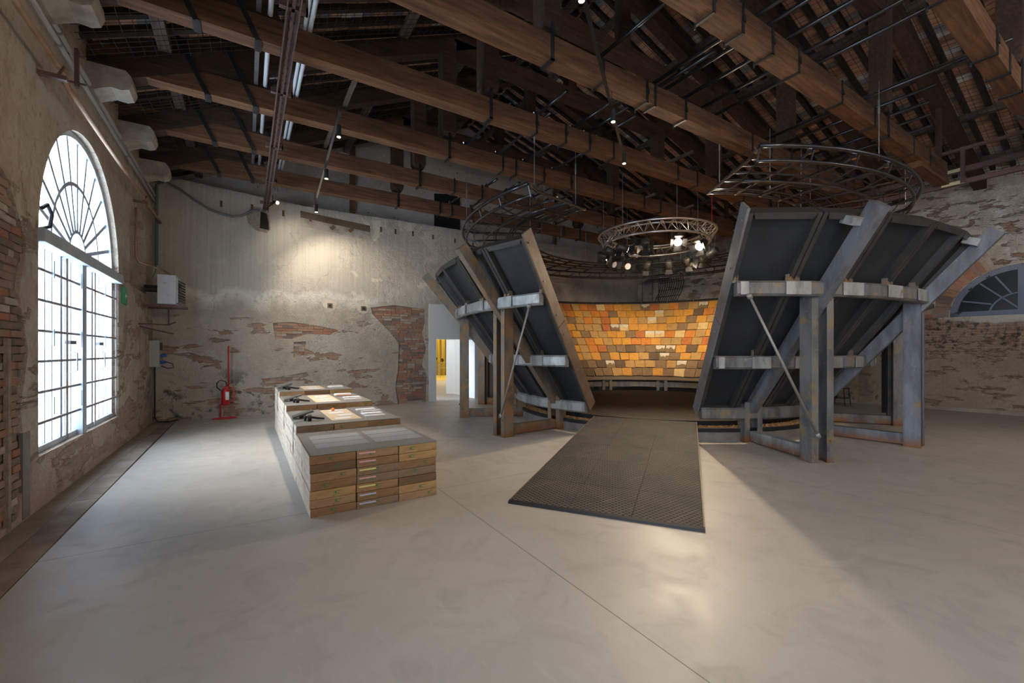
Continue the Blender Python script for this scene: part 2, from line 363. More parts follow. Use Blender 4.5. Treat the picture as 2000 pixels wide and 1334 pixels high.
ORD = ['first', 'second', 'third', 'fourth', 'fifth', 'sixth', 'seventh', 'eighth', 'ninth', 'tenth', 'eleventh', 'twelfth', 'thirteenth', 'fourteenth', 'fifteenth', 'sixteenth', 'seventeenth', 'eighteenth', 'nineteenth', 'twentieth', 'twenty-first', 'twenty-second', 'twenty-third', 'twenty-fourth']
def arch(cy, zs, r, n=24, z0=None):
    p = [(cy+r*math.cos(math.pi*k/n), zs+r*math.sin(math.pi*k/n)) for k in range(n+1)]
    if z0 is not None: p = [(cy+r, z0)]+p+[(cy-r, z0)]
    return p
def wall(name, outline, holes, f, th, mat, **props):
    """flat wall with openings; f(u, z, d) maps wall coordinates to the room, d = depth into the wall"""
    loops = [outline]+holes; flat = [p for l in loops for p in l]
    tris = tessellate_polygon([[V((u, z, 0)) for u, z in l] for l in loops])
    mb = MB(); n = len(flat)
    mb.add([f(u, z, 0) for u, z in flat]+[f(u, z, th) for u, z in flat], [tuple(t) for t in tris]+[tuple(n+i for i in t)[::-1] for t in tris])
    b = 0
    for l in loops:
        k = len(l); mb.add([f(u, z, 0) for u, z in l]+[f(u, z, th) for u, z in l], [(i, (i+1) % k, k+(i+1) % k, k+i) for i in range(k)]); b += k
    return mb.build(name, mat, kind='structure', **props)
# bounding geometry of the hall
XL, YB = -1.66, 11.75
KR = .085
def XR(y): return 14.35+KR*(12.65-y)
def BW(u, z, d=0):  # far wall, slightly out of square
    t = 11.70/(11.75-.07*u); return V((u*t, 11.75*t+d, 1.5+(z-1.5)*t))
def zr(x): return 8.78-(.45 if x < 6.05 else .31)*abs(x-6.05)

# ================================================================ SETTING
fb = MB(); fb.add([(XL+.40, -7, 0), (XR(-7), -7, 0), (XR(13.4), 13.4, 0), (XL+.40, 13.4, 0), (XL+.40, -7, -.2), (XR(-7), -7, -.2), (XR(13.4), 13.4, -.2), (XL+.40, 13.4, -.2)],
                  [(0, 1, 2, 3), (7, 6, 5, 4), (0, 4, 5, 1), (1, 5, 6, 2), (2, 6, 7, 3), (3, 7, 4, 0)])
floor = fb.build('floor', M['floor'], kind='structure')
MB().box((XL-.4, -7, -.2), (XL+.41, 11.8, -.03)).build('joint_bed', M['gap'], floor)
MB().box((XL-.02, -7, -.1), (XL+.19, 11.6, .004)).build('screed_strip', M['dust'], floor)
y = -6.8
k = 0
for y0, y1 in ((-6.9, -4.1), (-4.08, -1.5), (-1.47, .9), (.93, 3.42), (3.45, 5.9), (5.91, 8.55), (8.57, 9.9), (9.93, 11.57)):
    j = [random.uniform(-.008, .008) for _ in range(4)]
    MB().hexa([(XL+.195, y0, -.1), (XL+.385+j[0], y0, -.1), (XL+.385+j[1], y1, -.1), (XL+.195, y1, -.1),
               (XL+.195, y0+j[2], .006), (XL+.385+j[0], y0+j[2], .006+j[3]*.3), (XL+.385+j[1], y1, .006), (XL+.195, y1, .006)]).build('stone_slab', M['slab'], floor)

# left wall: window openings, niche
fl_ = lambda u, z, d: (XL-d, u, z)
brick_l = [(4.35, .0+.05), (5.35, .06), (5.52, .5), (5.40, 1.0), (5.56, 1.5), (5.38, 2.0), (5.52, 2.45), (5.2, 2.9), (4.9, 3.05), (4.6, 2.75), (4.35, 2.9)]
niche = arch(10.2, 3.35, .68, 12, 2.62)
lw = wall('wall_left', [(-7, -.2), (12.4, -.2), (12.4, 5.36), (-7, 5.36)],
          [arch(yc, 2.61, 1.5, 24, .5) for yc in WINY]+[brick_l, niche], fl_, .45, M['left'])
MB().box((XL-.5, 4.2, -.1), (XL-.035, 5.7, 3.2)).build('mortar_bed', M['mortar'], lw)
nb = MB(); nb.box((XL-.5, 9.4, 2.5), (XL-.44, 11, 4.2)); nb.build('niche_back', M['back'], lw)
def inside(poly, x, y):
    c = False; n = len(poly)
    for i in range(n):
        x1, y1 = poly[i]; x2, y2 = poly[(i+1) % n]
        if (y1 > y) != (y2 > y) and x < (x2-x1)*(y-y1)/(y2-y1)+x1: c = not c
    return c
def brick_fill(parent, poly, f, d0, h=.068, w=.24, lim=300, pal=None):
    pal = pal or BR+[BR[0], BR[1]]
    us = [p[0] for p in poly]; zs = [p[1] for p in poly]; n = 0; z = min(zs); row = 0
    off = wloc(parent)
    while z < max(zs):
        u = min(us)-w*(.5 if row % 2 else 0)-random.random()*.05
        while u < max(us):
            bw = w*random.choice((1, 1, .5, .95)); cu, cz = u+bw/2, z+h/2
            if n < lim and inside(poly, cu, cz):
                a, b = u+.006, u+bw-.006; zz0, zz1 = z+.005, z+h-.006
                while b-a > .05 and not (inside(poly, a, cz) and inside(poly, b, cz)):
                    if not inside(poly, a, cz): a += .02
                    if not inside(poly, b, cz): b -= .02
                dd = d0-random.uniform(0, .022)*1.3
                js = [random.uniform(-.003, .003) for _ in range(8)]
                q = MB().hexa([f(a+js[0], zz0, dd+js[1]), f(b+js[2], zz0, dd+js[3]), f(b+js[4], zz1, dd), f(a+js[5], zz1, dd), f(a, zz0, d0+.02), f(b, zz0, d0+.02), f(b, zz1, d0+.02), f(a, zz1, d0+.02)])
                q.build('brick', random.choice(pal), parent); n += 1
            u += bw
        z += h; row += 1
brick_fill(lw, brick_l, fl_, .03, pal=[BR[0], BR[3], BR[3], BR[3], BR[4], BR[5], BR[5]])
MB().box((XL-.02, 5.43, .02), (XL+.006, 5.58, .78)).build('cement_patch', M['trough'], lw)
MB().box((XL-.02, 5.15, .0), (XL+.01, 5.2, 1.6)).build('cement_patch', M['mortar'], lw)
# back wall: lower part with doorway and brick patch, gable above
fbk = BW
brick_b = [(3.60, .03), (4.42, .03), (4.44, .8), (4.30, 1.1), (4.42, 1.6), (4.30, 2.0), (4.40, 2.35), (4.36, 2.72), (3.5, 2.78), (2.85, 2.68), (2.9, 2.5), (3.35, 2.05), (3.62, 1.72), (3.6, 1.0), (3.52, .5)]
small_b = [[(.55, 2.18), (.95, 2.22), (1.5, 2.15), (2.05, 2.05), (1.85, 1.93), (1.3, 1.93), (.95, 1.8), (.6, 1.82)],
           [(1.0, 1.72), (1.28, 1.75), (1.22, 1.4), (1.0, 1.36)], [(.3, .85), (.6, .86), (1.3, .98), (1.35, .88), (.75, .72), (.42, .66)]]
bw = wall('wall_back', [(-2.0, -.2), (4.5, -.2), (4.5, 2.87), (6.95, 2.93), (6.95, -.2), (13.6, -.2), (13.6, 5.25), (9, 5.2), (5, 5.16), (1.2, 5.12), (-1.2, 5.26), (-2.2, 5.26)],
          [brick_b]+small_b, fbk, .42, M['back'])
MB().hexa([BW(.1, -.1, .035), BW(4.48, -.1, .035), BW(4.48, -.1, .4), BW(.1, -.1, .4), BW(.1, 3, .035), BW(4.48, 3, .035), BW(4.48, 3, .4), BW(.1, 3, .4)]).build('mortar_bed', M['mortar'], bw)
brick_fill(bw, brick_b, fbk, .03, .066, .235)
for sp in small_b: brick_fill(bw, sp, fbk, .03, .066, .235)
gb = wall('wall_back_gable', [(-2.2, 4.9), (13.8, 4.9), (13.8, 6.3), (5.9, 8.75), (-2.2, 5.03)], [[(4.8, 5.2), (4.8, 6.25), (5.45, 6.33), (5.45, 5.2)]], lambda u, z, d: BW(u, z, .35+d), .3, M['gable'])
MB().box((4.75, 12.42, 5.15), (5.8, 12.5, 6.6)).build('black_board', M['black'], gb)
MB().box((2.40, 12.14, 5.1), (2.54, 12.25, 7.1)).box((9.75, 12.66, 5.15), (9.9, 12.8, 7.4)).build('wall_post', M['beam'], gb)
# putlog holes and wood plugs along the plaster ledge
pm = MB()
for i, px in enumerate([-.5, .1, .75, 1.35, 3.1, 3.5, 4.0, 4.6, 5.3, 5.9, 6.5, 7.1, 7.7, 8.4, 9.0, 9.7]):
    zz = 4.88-.012*i+random.uniform(-.03, .03); b_ = BW(px, zz); pm.box((b_.x, b_.y-.015, b_.z-.07), (b_.x+.05, b_.y+.05, b_.z+.07))
pm.build('wood_plug', M['beam'], bw)
# right wall, slightly out of square
fr = lambda u, z, d: (XR(u)+d, u+KR*d, z)
WR, WZ = 2.1, 2.36
arch_r = arch(WR, WZ, 1.18, 24)
ring_in, ring_out = 1.20, 1.90
low_b = [(2.3, 1.92), (3.6, 1.92), (3.55, 2.25), (3.62, 1.7), (3.2, 1.62), (2.9, 1.45), (2.3, 1.3), (1.6, 1.2), (1.6, 1.9)]
rw = wall('wall_right', [(-7, -.2), (12.7, -.2), (12.7, 6.2), (-7, 5.7)], [arch_r], fr, .45, M['right'])
nv = 46
for ring in range(2):
    r0, r1 = (ring_in, ring_in+.30) if ring == 0 else (ring_in+.31, ring_out-.18)
    for k in range(nv):
        a0 = math.pi*(k+.06)/nv; a1 = math.pi*(k+.94)/nv
        if ring and random.random() < .25: r1_ = r1-.1
        else: r1_ = r1
        if a1 > math.pi*.40 and random.random() < .85: continue
        P = [(WR-math.cos(math.pi-a)*-1*r*-1 if False else WR+math.cos(a)*r, WZ+math.sin(a)*r) for a, r in ((a0, r0), (a1, r0), (a1, r1_), (a0, r1_))]
        dd = -.012+random.uniform(-.006, .004)
        MB().hexa([fr(u, z, .03) for u, z in P]+[fr(u, z, dd) for u, z in P][::1]).build('brick', random.choice(BR+BR[:3]), rw)
# window frame and dark panes in the right wall
wr_ = MB()
def rr_box(mb, u0, z0, u1, z1, w_, d0, d1):
    dx, dz = u1-u0, z1-z0; l = math.hypot(dx, dz); nx, nz = -dz/l*w_/2, dx/l*w_/2
    q = [(u0+nx, z0+nz), (u1+nx, z1+nz), (u1-nx, z1-nz), (u0-nx, z0-nz)]
    mb.hexa([fr(u, z, d1) for u, z in q]+[fr(u, z, d0) for u, z in q])
win_r = wr_
A = arch(WR, WZ, 1.12, 20)
for i in range(20): rr_box(wr_, *A[i], *A[i+1], .13, .02, .1)
rr_box(wr_, WR-1.18, WZ+.06, WR+1.18, WZ+.06, .12, .02, .1); rr_box(wr_, WR, WZ, WR, WZ+1.15, .14, .01, .1)
wro = wr_.build('window_2', M['winblue2'], kind='structure')
m = MB(); A = arch(WR, WZ, .52, 14)
for i in range(14): rr_box(m, *A[i], *A[i+1], .035, .03, .08)
for a in (22, 50, 130, 158):
    r0 = .52 if a in (22, 158) else .1
    rr_box(m, WR+math.cos(R(a))*r0, WZ+.08+math.sin(R(a))*r0, WR+math.cos(R(a))*1.03, WZ+math.sin(R(a))*1.03, .035, .03, .08)
rr_box(m, WR+.52*math.cos(R(72)), WZ+.52*math.sin(R(72)), WR+1.03*math.cos(R(66)), WZ+1.03*math.sin(R(66)), .035, .03, .08)
rr_box(m, WR+.52*math.cos(R(108)), WZ+.52*math.sin(R(108)), WR+1.03*math.cos(R(114)), WZ+1.03*math.sin(R(114)), .035, .03, .08)
m.build('glazing_bar', M['winblue2'], wro)
for a0, a1 in ((0, 22), (22, 50), (50, 90), (90, 130), (130, 158), (158, 180)):
    for r0, r1 in ((.0, .53), (.53, 1.15)):
        q = [(WR+math.cos(R(a))*r, WZ+.0+math.sin(R(a))*r) for a, r in ((a0, r0), (a1, r0), (a1, r1), ((a0+a1)/2, r1*1.01), (a0, r1))]
        MB().add([fr(u, z, .07) for u, z in q]+[fr(u, z, .078) for u, z in q], [(0, 1, 2, 3, 4), (9, 8, 7, 6, 5)]).build('pane', M['darkglass'], wro)
m = MB()
for a in (4, 38, 60, 120, 145, 176):
    m.add([], []); u, z = WR+math.cos(R(a))*1.03, WZ+.03+math.sin(R(a))*1.03
    rr_box(m, u-.05, z, u+.05, z, .03, .005, .03); rr_box(m, u, z-.05, u, z+.05, .02, .005, .03)
m.build('window_latch', M['iron'], wro)
q_ = arch(WR, WZ-.01, 1.21, 24)
MB().add([fr(u, z, .11) for u, z in q_]+[fr(u, z, .14) for u, z in q_], [tuple(range(25)), tuple(range(25, 50))[::-1]]+[(i, (i+1) % 25, 25+(i+1) % 25, 25+i) for i in range(25)]).build('sky_blocker', M['black'], wro)  # dark backing added behind the panes to block sky in the gaps
# plinth / baseboard of the right wall
m = MB(); m.hexa([fr(-7, 0, -.04), fr(12.6, 0, -.04), fr(12.6, 0, .02), fr(-7, 0, .02), fr(-7, .09, -.03), fr(12.6, .09, -.03), fr(12.6, .09, .02), fr(-7, .09, .02)])
m.build('baseboard_right', M['dust'], kind='structure')
wall('wall_front', [(-2.2, -.2), (16.5, -.2), (16.5, 5.0), (6.05, 8.9), (-2.2, 5.2)], [], lambda u, z, d: (u, -7-d, z), .3, M['gable'])

# doorway with white lining, far room
wd = wall('trim_1', [(4.5, -.02), (4.72, -.02), (4.72, 1.86), (5.98, 1.86), (5.98, -.02), (6.36, -.02), (6.36, 1.9), (6.9, 1.9), (6.95, 2.93), (4.5, 2.87)], [], lambda u, z, d: BW(u, z, -.02+d), .44, M['white'])
MB().box((6.2, 12.5, 0), (6.24, 14.1, 1.9)).box((6.6, 12.5, 0), (7.2, 12.7, 2.9)).build('white_reveal', M['white'], wd)
d1 = MB().beam((6.02, 14.0, .95), (6.60, 13.2, .95), .05, 1.9).build('door_1', M['white'], kind='structure')
MB().box((6.30, 13.55, .95), (6.33, 13.60, 1.0)).build('door_handle', M['iron'], d1)
m = MB(); m.box((4, 13.4, -.2), (16, 26, 0)); m.build('floor_far_room', M['farfloor'], kind='structure')
m = MB(); m.box((7.2, 20.4, 0), (14, 24.4, .02)); tag(m.build('floor_cloth', M['yellowfloor']), 'yellow floor covering in front of the ochre curtain in the far room', 'carpet')
far = MB(); far.box((3.8, 13.2, 0), (3.95, 26, 4)).box((15.5, 13.2, 0), (15.6, 26, 4)).box((3.8, 26, 0), (15.6, 26.1, 4)).box((3.8, 13.2, 4), (15.6, 26, 4.1))
far.build('wall_far_room', M['white'], kind='structure')
m = MB(); n = 90
vs = []
for i in range(n+1):
    u = i/n; x = 7+7.5*u; yy = 24.6+.14*math.sin(i*1.5)+.05*random.random(); vs += [(x, yy, .02), (x, yy, 3.2)]
m.add(vs, [(2*i, 2*i+2, 2*i+3, 2*i+1) for i in range(n)])
tag(m.build('curtain', M['curtain']), 'ochre pleated curtain hung across the end of the far room', 'curtain')
t_ = thing('bench', 'thin legged metal bench frame standing on yellow cloth in the far room', 'bench', (9.7, 22.6, 0.02))
for (x0, y0) in ((9.25, 22.4), (9.35, 22.9), (10.05, 22.4), (10.15, 22.9)): MB().tube([(x0, y0, .02), (x0, y0, .85)], .018, 6).build('leg', M['chrome'], t_)
MB().tube([(9.25, 22.4, .55), (10.1, 22.4, .55), (10.2, 22.9, .55), (9.3, 22.9, .55), (9.25, 22.4, .55)], .014, 5).build('stretcher', M['chrome'], t_)
MB().tube([(9.25, 22.4, .85), (10.1, 22.4, .85), (10.2, 22.9, .85), (9.3, 22.9, .85), (9.25, 22.4, .85)], .014, 5).build('top_rail', M['chrome'], t_)
for i in range(15):
    x = 8.95+i*.13+random.uniform(-.03, .03); yy = 21.5+random.uniform(-.8, .8); z = [1.1, 1.05, .98, .92, .88, .86, .95, 1.1, 1.28, 1.18, 1.3, 1.32, 1.2, 1.3, 1.1][i]
    o = thing('hanging_ornament', 'small shiny cluster hanging in the far room, %s from the left' % ORD[i], 'ornament', (x, yy, z), 'hanging clusters in the far room')
    m = MB()
    for _ in range(3):
        a = V((x, yy, z))+V([random.uniform(-.04, .04) for _ in range(3)]); m.tube([a+V((0, 0, -.04)), a, a+V((0, 0, .04))], [.015, .05, .015], 6)
    m.build('cluster', random.choice([M['black'], M['chrome'], M['iron']]), o); MB().tube([(x, yy, z+.04), (x, yy, 4)], .006, 4).build('thread', M['whitetube'], o)
light('AREA', 'far_room_fill', (9.5, 19, 3.9), 260, (1, .86, .68), aim=(9.8, 20.5, 0), size=2.5)  # unseen fill light added to brighten the far room
light('AREA', 'curtain_fill', (9.2, 23.6, 3.9), 90, (1, .8, .4), aim=(9.6, 24.4, 0), size=.6)  # second added fill light, warm, aimed at the curtain

# left window 1 (visible) and its neighbours behind the camera
def left_window(idx, yc, detail):
    X0 = XL-.11; mb = MB(); z0, zt, r = .5, 2.61, 1.5
    A = arch(yc, zt, r-.035, 24)
    for i in range(24): mb.beam((X0, *A[i]), (X0, *A[i+1]), .07, .09, (1, 0, 0))
    mb.box((X0-.04, yc-r, z0), (X0+.04, yc-r+.06, zt)); mb.box((X0-.04, yc+r-.06, z0), (X0+.04, yc+r, zt)); mb.box((X0-.05, yc-r, z0), (X0+.05, yc+r, z0+.06))
    o = mb.build('window_%d' % idx, M['winblue'], kind='structure')
    MB().box((X0-.05, yc-r-.02, zt-.07), (X0+.16, yc+r+.02, zt+.06)).build('transom', M['winblue'], o)
    MB().box((X0-.05, yc-.17, z0-.04), (X0+.10, yc-.02, zt-.07)).build('mullion', M['winblue'], o)
    vy = [yc-r+.06+.19*k for k in range(1, 7)]+[yc+.02+.205*k for k in range(1, 7)]
    hz = [z0+.3*k for k in range(1, 7)]
    for i, v in enumerate(vy):
        thick = .06 if i in (3, 7) else .026
        MB().box((X0-.02, v-thick/2, z0+.05), (X0+.03+(.02 if thick > .05 else 0), v+thick/2, zt-.06)).build('glazing_bar', M['winblue'], o)
    if detail:
        for z in hz:
            MB().tube([(X0+.075, yc-r, z), (X0+.075, yc-.17, z)], .014, 6).build('grille_bar', M['grille'], o)
            MB().tube([(X0+.075, yc-.02, z), (X0+.075, yc+r, z)], .014, 6).build('grille_bar', M['grille'], o)
        for v in [yc-r+.03, vy[3]+.04, vy[7]-.04, yc+r-.03]:
            MB().tube([(X0+.085, v, z0+.02), (X0+.085, v, zt-.08)], .010, 6).build('grille_bar', M['grille'], o)
        for v in (vy[1], yc-.2, vy[9]):
            for z in (.95, 1.65, 2.35): MB().box((X0+.085, v-.012, z-.10), (X0+.1, v+.012, z+.08)).build('hinge', M['winblue'], o)
        for v in (vy[4], vy[8]):
            MB().tube([(X0+.06, v, 1.25), (X0+.13, v, 1.28), (X0+.13, v, 1.48), (X0+.06, v, 1.5)], .008, 6).build('pull_handle', M['galv'], o)
            MB().box((X0+.05, v-.1, 1.58), (X0+.1, v+.1, 1.62)).build('bolt', M['galv'], o)
        MB().tube([(X0+.1, yc-1.46, zt+.05), (X0+.13, yc-1.30, zt+.12), (X0+.14, yc-1.28, zt+.24), (X0+.13, yc-1.36, zt+.32), (X0+.12, yc-1.45, zt+.26)], .018, 7).build('curved_hook', M['iron'], o)
    # fanlight
    f = MB()
    for rr, w_ in ((.30, .04), (.86, .045)):
        A = arch(yc, zt+.05, rr, 16)
        for i in range(16): f.beam((X0, *A[i]), (X0, *A[i+1]), w_, .04, (1, 0, 0))
    f.build('fan_ring', M['winblue'], o)
    nb_ = 12
    for k in range(1, nb_):
        a = math.pi*k/nb_; MB().beam((X0, yc+.30*math.cos(a), zt+.05+.30*math.sin(a)), (X0, yc+(r-.06)*math.cos(a), zt+.02+(r-.06)*math.sin(a)), .05, .03, (1, 0, 0)).build('fan_bar', M['winblue'], o)
    # panes
    cols = [yc-r+.06]+vy[:6]+[yc-.17]; cols2 = [yc-.02]+vy[6:]+[yc+r-.06]; rows = [z0+.05]+hz+[zt-.07]
    for cs in (cols, cols2):
        for a, b in zip(cs, cs[1:]):
            if b-a < .02: continue
            if detail:
                for c, d in zip(rows, rows[1:]): MB().add([(X0, a, c), (X0, b, c), (X0, b, d), (X0, a, d)], [(0, 1, 2, 3)]).build('pane', M['glass'], o)
            else: MB().add([(X0, a, z0), (X0, b, z0), (X0, b, zt), (X0, a, zt)], [(0, 1, 2, 3)]).build('pane', M['glass'], o)
    for k in range(nb_):
        a0, a1 = math.pi*k/nb_, math.pi*(k+1)/nb_
        for r0, r1 in ((.3, .86), (.86, r-.04)):
            q = [(X0, yc+rr*math.cos(a), zt+.03+rr*math.sin(a)) for a, rr in ((a0, r0), (a1, r0), (a1, r1), (a0, r1))]
            MB().add(q, [(0, 1, 2, 3)]).build('pane', M['glass'], o)
    return o
left_window(1, WINY[0], True); left_window(3, WINY[1], False); left_window(4, WINY[2], False)

# ---------------------------------------------------------------- roof
nrm = V((.45, 0, 1)).normalized()
def rp(x, y, d): # point on the roof underside, d below it
    s = 1 if x > 6.05 else -1
    return V((x, y, zr(x)-d))
cm = MB()
for x0, x1 in ((-2.2, 6.05), (6.05, 16.6)):
    cm.add([(x0, -7.3, zr(x0)+.06), (x1, -7.3, zr(x1)+.06), (x1, 13.5, zr(x1)+.06), (x0, 13.5, zr(x0)+.06), (x0, -7.3, zr(x0)+.12), (x1, -7.3, zr(x1)+.12), (x1, 13.5, zr(x1)+.12), (x0, 13.5, zr(x0)+.12)], [(3, 2, 1, 0), (4, 5, 6, 7), (0, 1, 5, 4), (2, 3, 7, 6), (0, 4, 7, 3), (1, 2, 6, 5)])
ceil = cm.build('ceiling', M['rafter'], kind='structure')
RS = .315; ry = [-.6+RS*k for k in range(43)]
def raf(x0, x1, y): return MB().beam(rp(x0, y, .05), rp(x1, y, .05), .085, .09)
rl = raf(-1.7, 6.0, 0).build('rafter', M['rafter'], ceil); rr_ = raf(6.1, 16.0, 0).build('rafter', M['rafter'], ceil)
for y in ry: inst(rl, ceil, (0, y, 0)); inst(rr_, ceil, (0, y, 0))
for x in (-.9, .7, 2.3, 3.9, 5.5, 6.6, 8.2, 9.8, 11.4, 13.0, 14.6):
    MB().beam((x, -6.9, zr(x)-.155), (x, 12.7, zr(x)-.155), .14, .11).build('purlin', M['purlin'], ceil)
# terracotta tiles between the rafters
st = MB(); cell = []
for side in (0, 1):
    x = -1.6 if side == 0 else 6.15; xe = 6.0 if side == 0 else 15.6
    while x < xe:
        for i, y in enumerate([-.6-RS*k for k in range(1, 19)][::-1]+ry): cell.append((x, x+.15, y, y+RS))
        x += .158
def tile_mb(x0, x1, y0, y1, mb):
    e = random.uniform(0, .012)
    return mb.hexa([rp(x0, y0, e), rp(x1, y0, e), rp(x1, y1, e), rp(x0, y1, e), rp(x0, y0, -.04), rp(x1, y0, -.04), rp(x1, y1, -.04), rp(x0, y1, -.04)])
near = sorted(cell, key=lambda c: (c[0]-9.6)**2+(c[2]-3.3)**2 if c[0] > 7.5 and c[2] > 1.1 else 1e9)[:290]
ns = set(near)
for c in cell:
    k = random.choices((0, 1, 2, 3, 4), (4, 4, 2, .7, 1.6))[0]
    if c in ns: tile_mb(*c, MB()).build('tile', RT[k], ceil)
    elif c[2] > -1: st.cur = k; tile_mb(*c, st)
    else: st.cur = k; st.add([rp(c[0], c[2], 0), rp(c[1], c[2], 0), rp(c[1], c[3], 0), rp(c[0], c[3], 0)], [(0, 1, 2, 3)])
st.build('roof_tiles', RT, ceil, kind='stuff')
# sagging safety netting
TY = [10.37, 8.85, 7.29, 5.74, 4.22, 2.76, 1.34]     # truss centre lines
net = MB()
def nz(x, y):
    a = min(abs(y-t) for t in TY+[12.0, -.3]); return zr(x)-.24-.10*min(1, a/.7)
def thin(pts, r=.0045):
    net.tube(pts, r, 3, False)
x = -1.55
while x < 15.4:
    if abs(x-6.05) > .1: thin([(x, y/2, nz(x, y/2)) for y in range(-2, 24)])
    x += .115
y = -.9
while y < 11.9:
    thin([(xx, y, nz(xx, y)) for xx in (-1.6, 1, 3.5, 6.0)]); thin([(xx, y, nz(xx, y)) for xx in (6.1, 9, 12, 15.4)]); y += .13
net.build('safety_net', M['net'], ceil, kind='stuff')

# ---------------------------------------------------------------- trusses
names = ['timber roof truss nearest the far plaster wall', 'timber roof truss second from the far plaster wall', 'timber roof truss third from the far plaster wall',
         'middle timber roof truss above the front of the steel bowl', 'timber roof truss crossing just behind the second lamp track', 'timber roof truss second nearest the viewer, broad orange brown beam', 'timber roof truss nearest the viewer at top right']
for k, yt in enumerate(TY):
    t_ = thing('roof_truss', names[k], 'roof truss', (6.05, yt, 5.05), 'timber trusses of the hall roof')
    w_ = .20
    m = MB(); n = 16; vs = []
    for i in range(n+1):
        x = -1.75+(12.15+1.75)*i/n; s = .012*math.sin(i*1.3+k); b = 5.05+s*.6; tt = 5.34+s
        vs += [(x, yt-w_/2+s*.5, b), (x, yt+w_/2+s*.5, b), (x, yt+w_/2+s*.5, tt), (x, yt-w_/2+s*.5, tt)]
    fs = [(3, 2, 1, 0), (4*n, 4*n+1, 4*n+2, 4*n+3)]
    for i in range(n):
        a = 4*i
        for q in range(4): fs.append((a+q, a+(q+1) % 4, a+4+(q+1) % 4, a+4+q))
    m.add(vs, fs); m.build('tie_beam', M['beam'], t_)
    for x in (3.15, 8.95):
        m = MB(); h0 = 5.42; pw = .13
        m.add([(x-pw*.75, yt-.09, h0), (x+pw*.75, yt-.09, h0), (x+pw*.75, yt+.09, h0), (x-pw*.75, yt+.09, h0), (x-pw, yt-.12, h0+.08), (x+pw, yt-.12, h0+.08), (x+pw, yt+.12, h0+.08), (x-pw, yt+.12, h0+.08),
               (x-pw, yt-.12, zr(x)-.3), (x+pw, yt-.12, zr(x)-.3), (x+pw, yt+.12, zr(x)-.3), (x-pw, yt+.12, zr(x)-.3)],
              [(3, 2, 1, 0), (0, 1, 5, 4), (1, 2, 6, 5), (2, 3, 7, 6), (3, 0, 4, 7), (4, 5, 9, 8), (5, 6, 10, 9), (6, 7, 11, 10), (7, 4, 8, 11), (8, 9, 10, 11)])
        m.build('queen_post', M['beam_dark'], t_)
        MB().box((x-.025, yt-w_/2-.015, 5.02), (x+.025, yt-w_/2-.003, 6.0)).box((x-.025, yt-w_/2-.015, 5.02), (x+.025, yt+w_/2+.015, 5.045)).build('iron_hanger', M['iron'], t_)
    m = MB(); m.box((5.95, yt-.1, 7.15), (6.17, yt+.1, zr(6.05)-.3)); m.build('king_post', M['beam_dark'], t_)
    MB().box((3.25, yt-.11, 6.98), (8.85, yt+.11, 7.24)).build('straining_beam', M['beam_dark'], t_)
    for x0, x1 in ((-1.7, 5.98), (15.6, 6.12)):
        MB().beam((x0, yt, zr(x0)-.36), (x1, yt, zr(x1)-.36), .22, .28).build('principal_rafter', M['beam_dark'], t_)
    # secondary strut boards near the eaves
    MB().prism([(-1.7, 5.34), (.35, 5.34), (.15, 5.92), (-.2, 5.86)], yt-.10, yt+.04, 'y').build('gusset_board', M['beam_dark'], t_)
    MB().box((10.6, yt-w_/2, 4.93), (12.25, yt+w_/2, 5.045)).build('bearing_timber', M['beam'], t_)
    MB().box((11.95, yt-.04, 5.34), (12.05, yt+.04, zr(12)-.45)).build('end_post', M['beam_dark'], t_)
    for x in (-.25, .25, .62 if k % 2 else .1):
        pass
    for x in ((-.45, .12) if k < 6 else ()):
        MB().beam((x-.35, yt-w_/2-.012, 5.75), (x, yt-w_/2-.012, 5.03), .012, .055, (1, 0, 0)).box((x-.035, yt-w_/2-.02, 5.03), (x+.035, yt+w_/2+.01, 5.045)).build('iron_strap', M['iron'], t_)
    rs = random.Random(k)
    for x in (4.1, 4.75, 5.15, 5.9, 7.4, 8.3, 10.1, 11.2):
        x += rs.uniform(-.2, .2); tt = rs.choice((0, 1, 1))
        m = MB(); m.box((x-.02, yt-w_/2-.012, 5.03), (x+.02, yt-w_/2-.003, 5.36)).box((x-.02, yt-w_/2-.012, 5.032), (x+.02, yt+w_/2+.015, 5.045))
        if tt: m.tube([(x, yt+w_/2+.02, 5.0), (x, yt+w_/2+.02, 5.10)], .012, 6); m.box((x-.03, yt-w_/2-.025, 5.16), (x+.03, yt-w_/2-.01, 5.22))
        m.build('iron_strap', M['iron'], t_)
# stone corbels under the tie beams on the left wall
for k, yt in enumerate(TY):
    prof = [(XL, 4.70), (XL+.08, 4.70), (XL+.15, 4.74), (XL+.24, 4.78), (XL+.34, 4.77), (XL+.41, 4.80), (XL+.44, 4.88), (XL+.43, 4.97), (XL+.38, 5.03), (XL, 5.03)]
    o = MB().prism(prof, yt-.17, yt+.17, 'y').build('corbel', M['stone'], smooth=False, loc=(XL, yt, 5.03))
    tag(o, 'pale stone corbel on the left wall, %s from the far corner' % ORD[k], 'corbel', 'stone corbels under the beam ends')

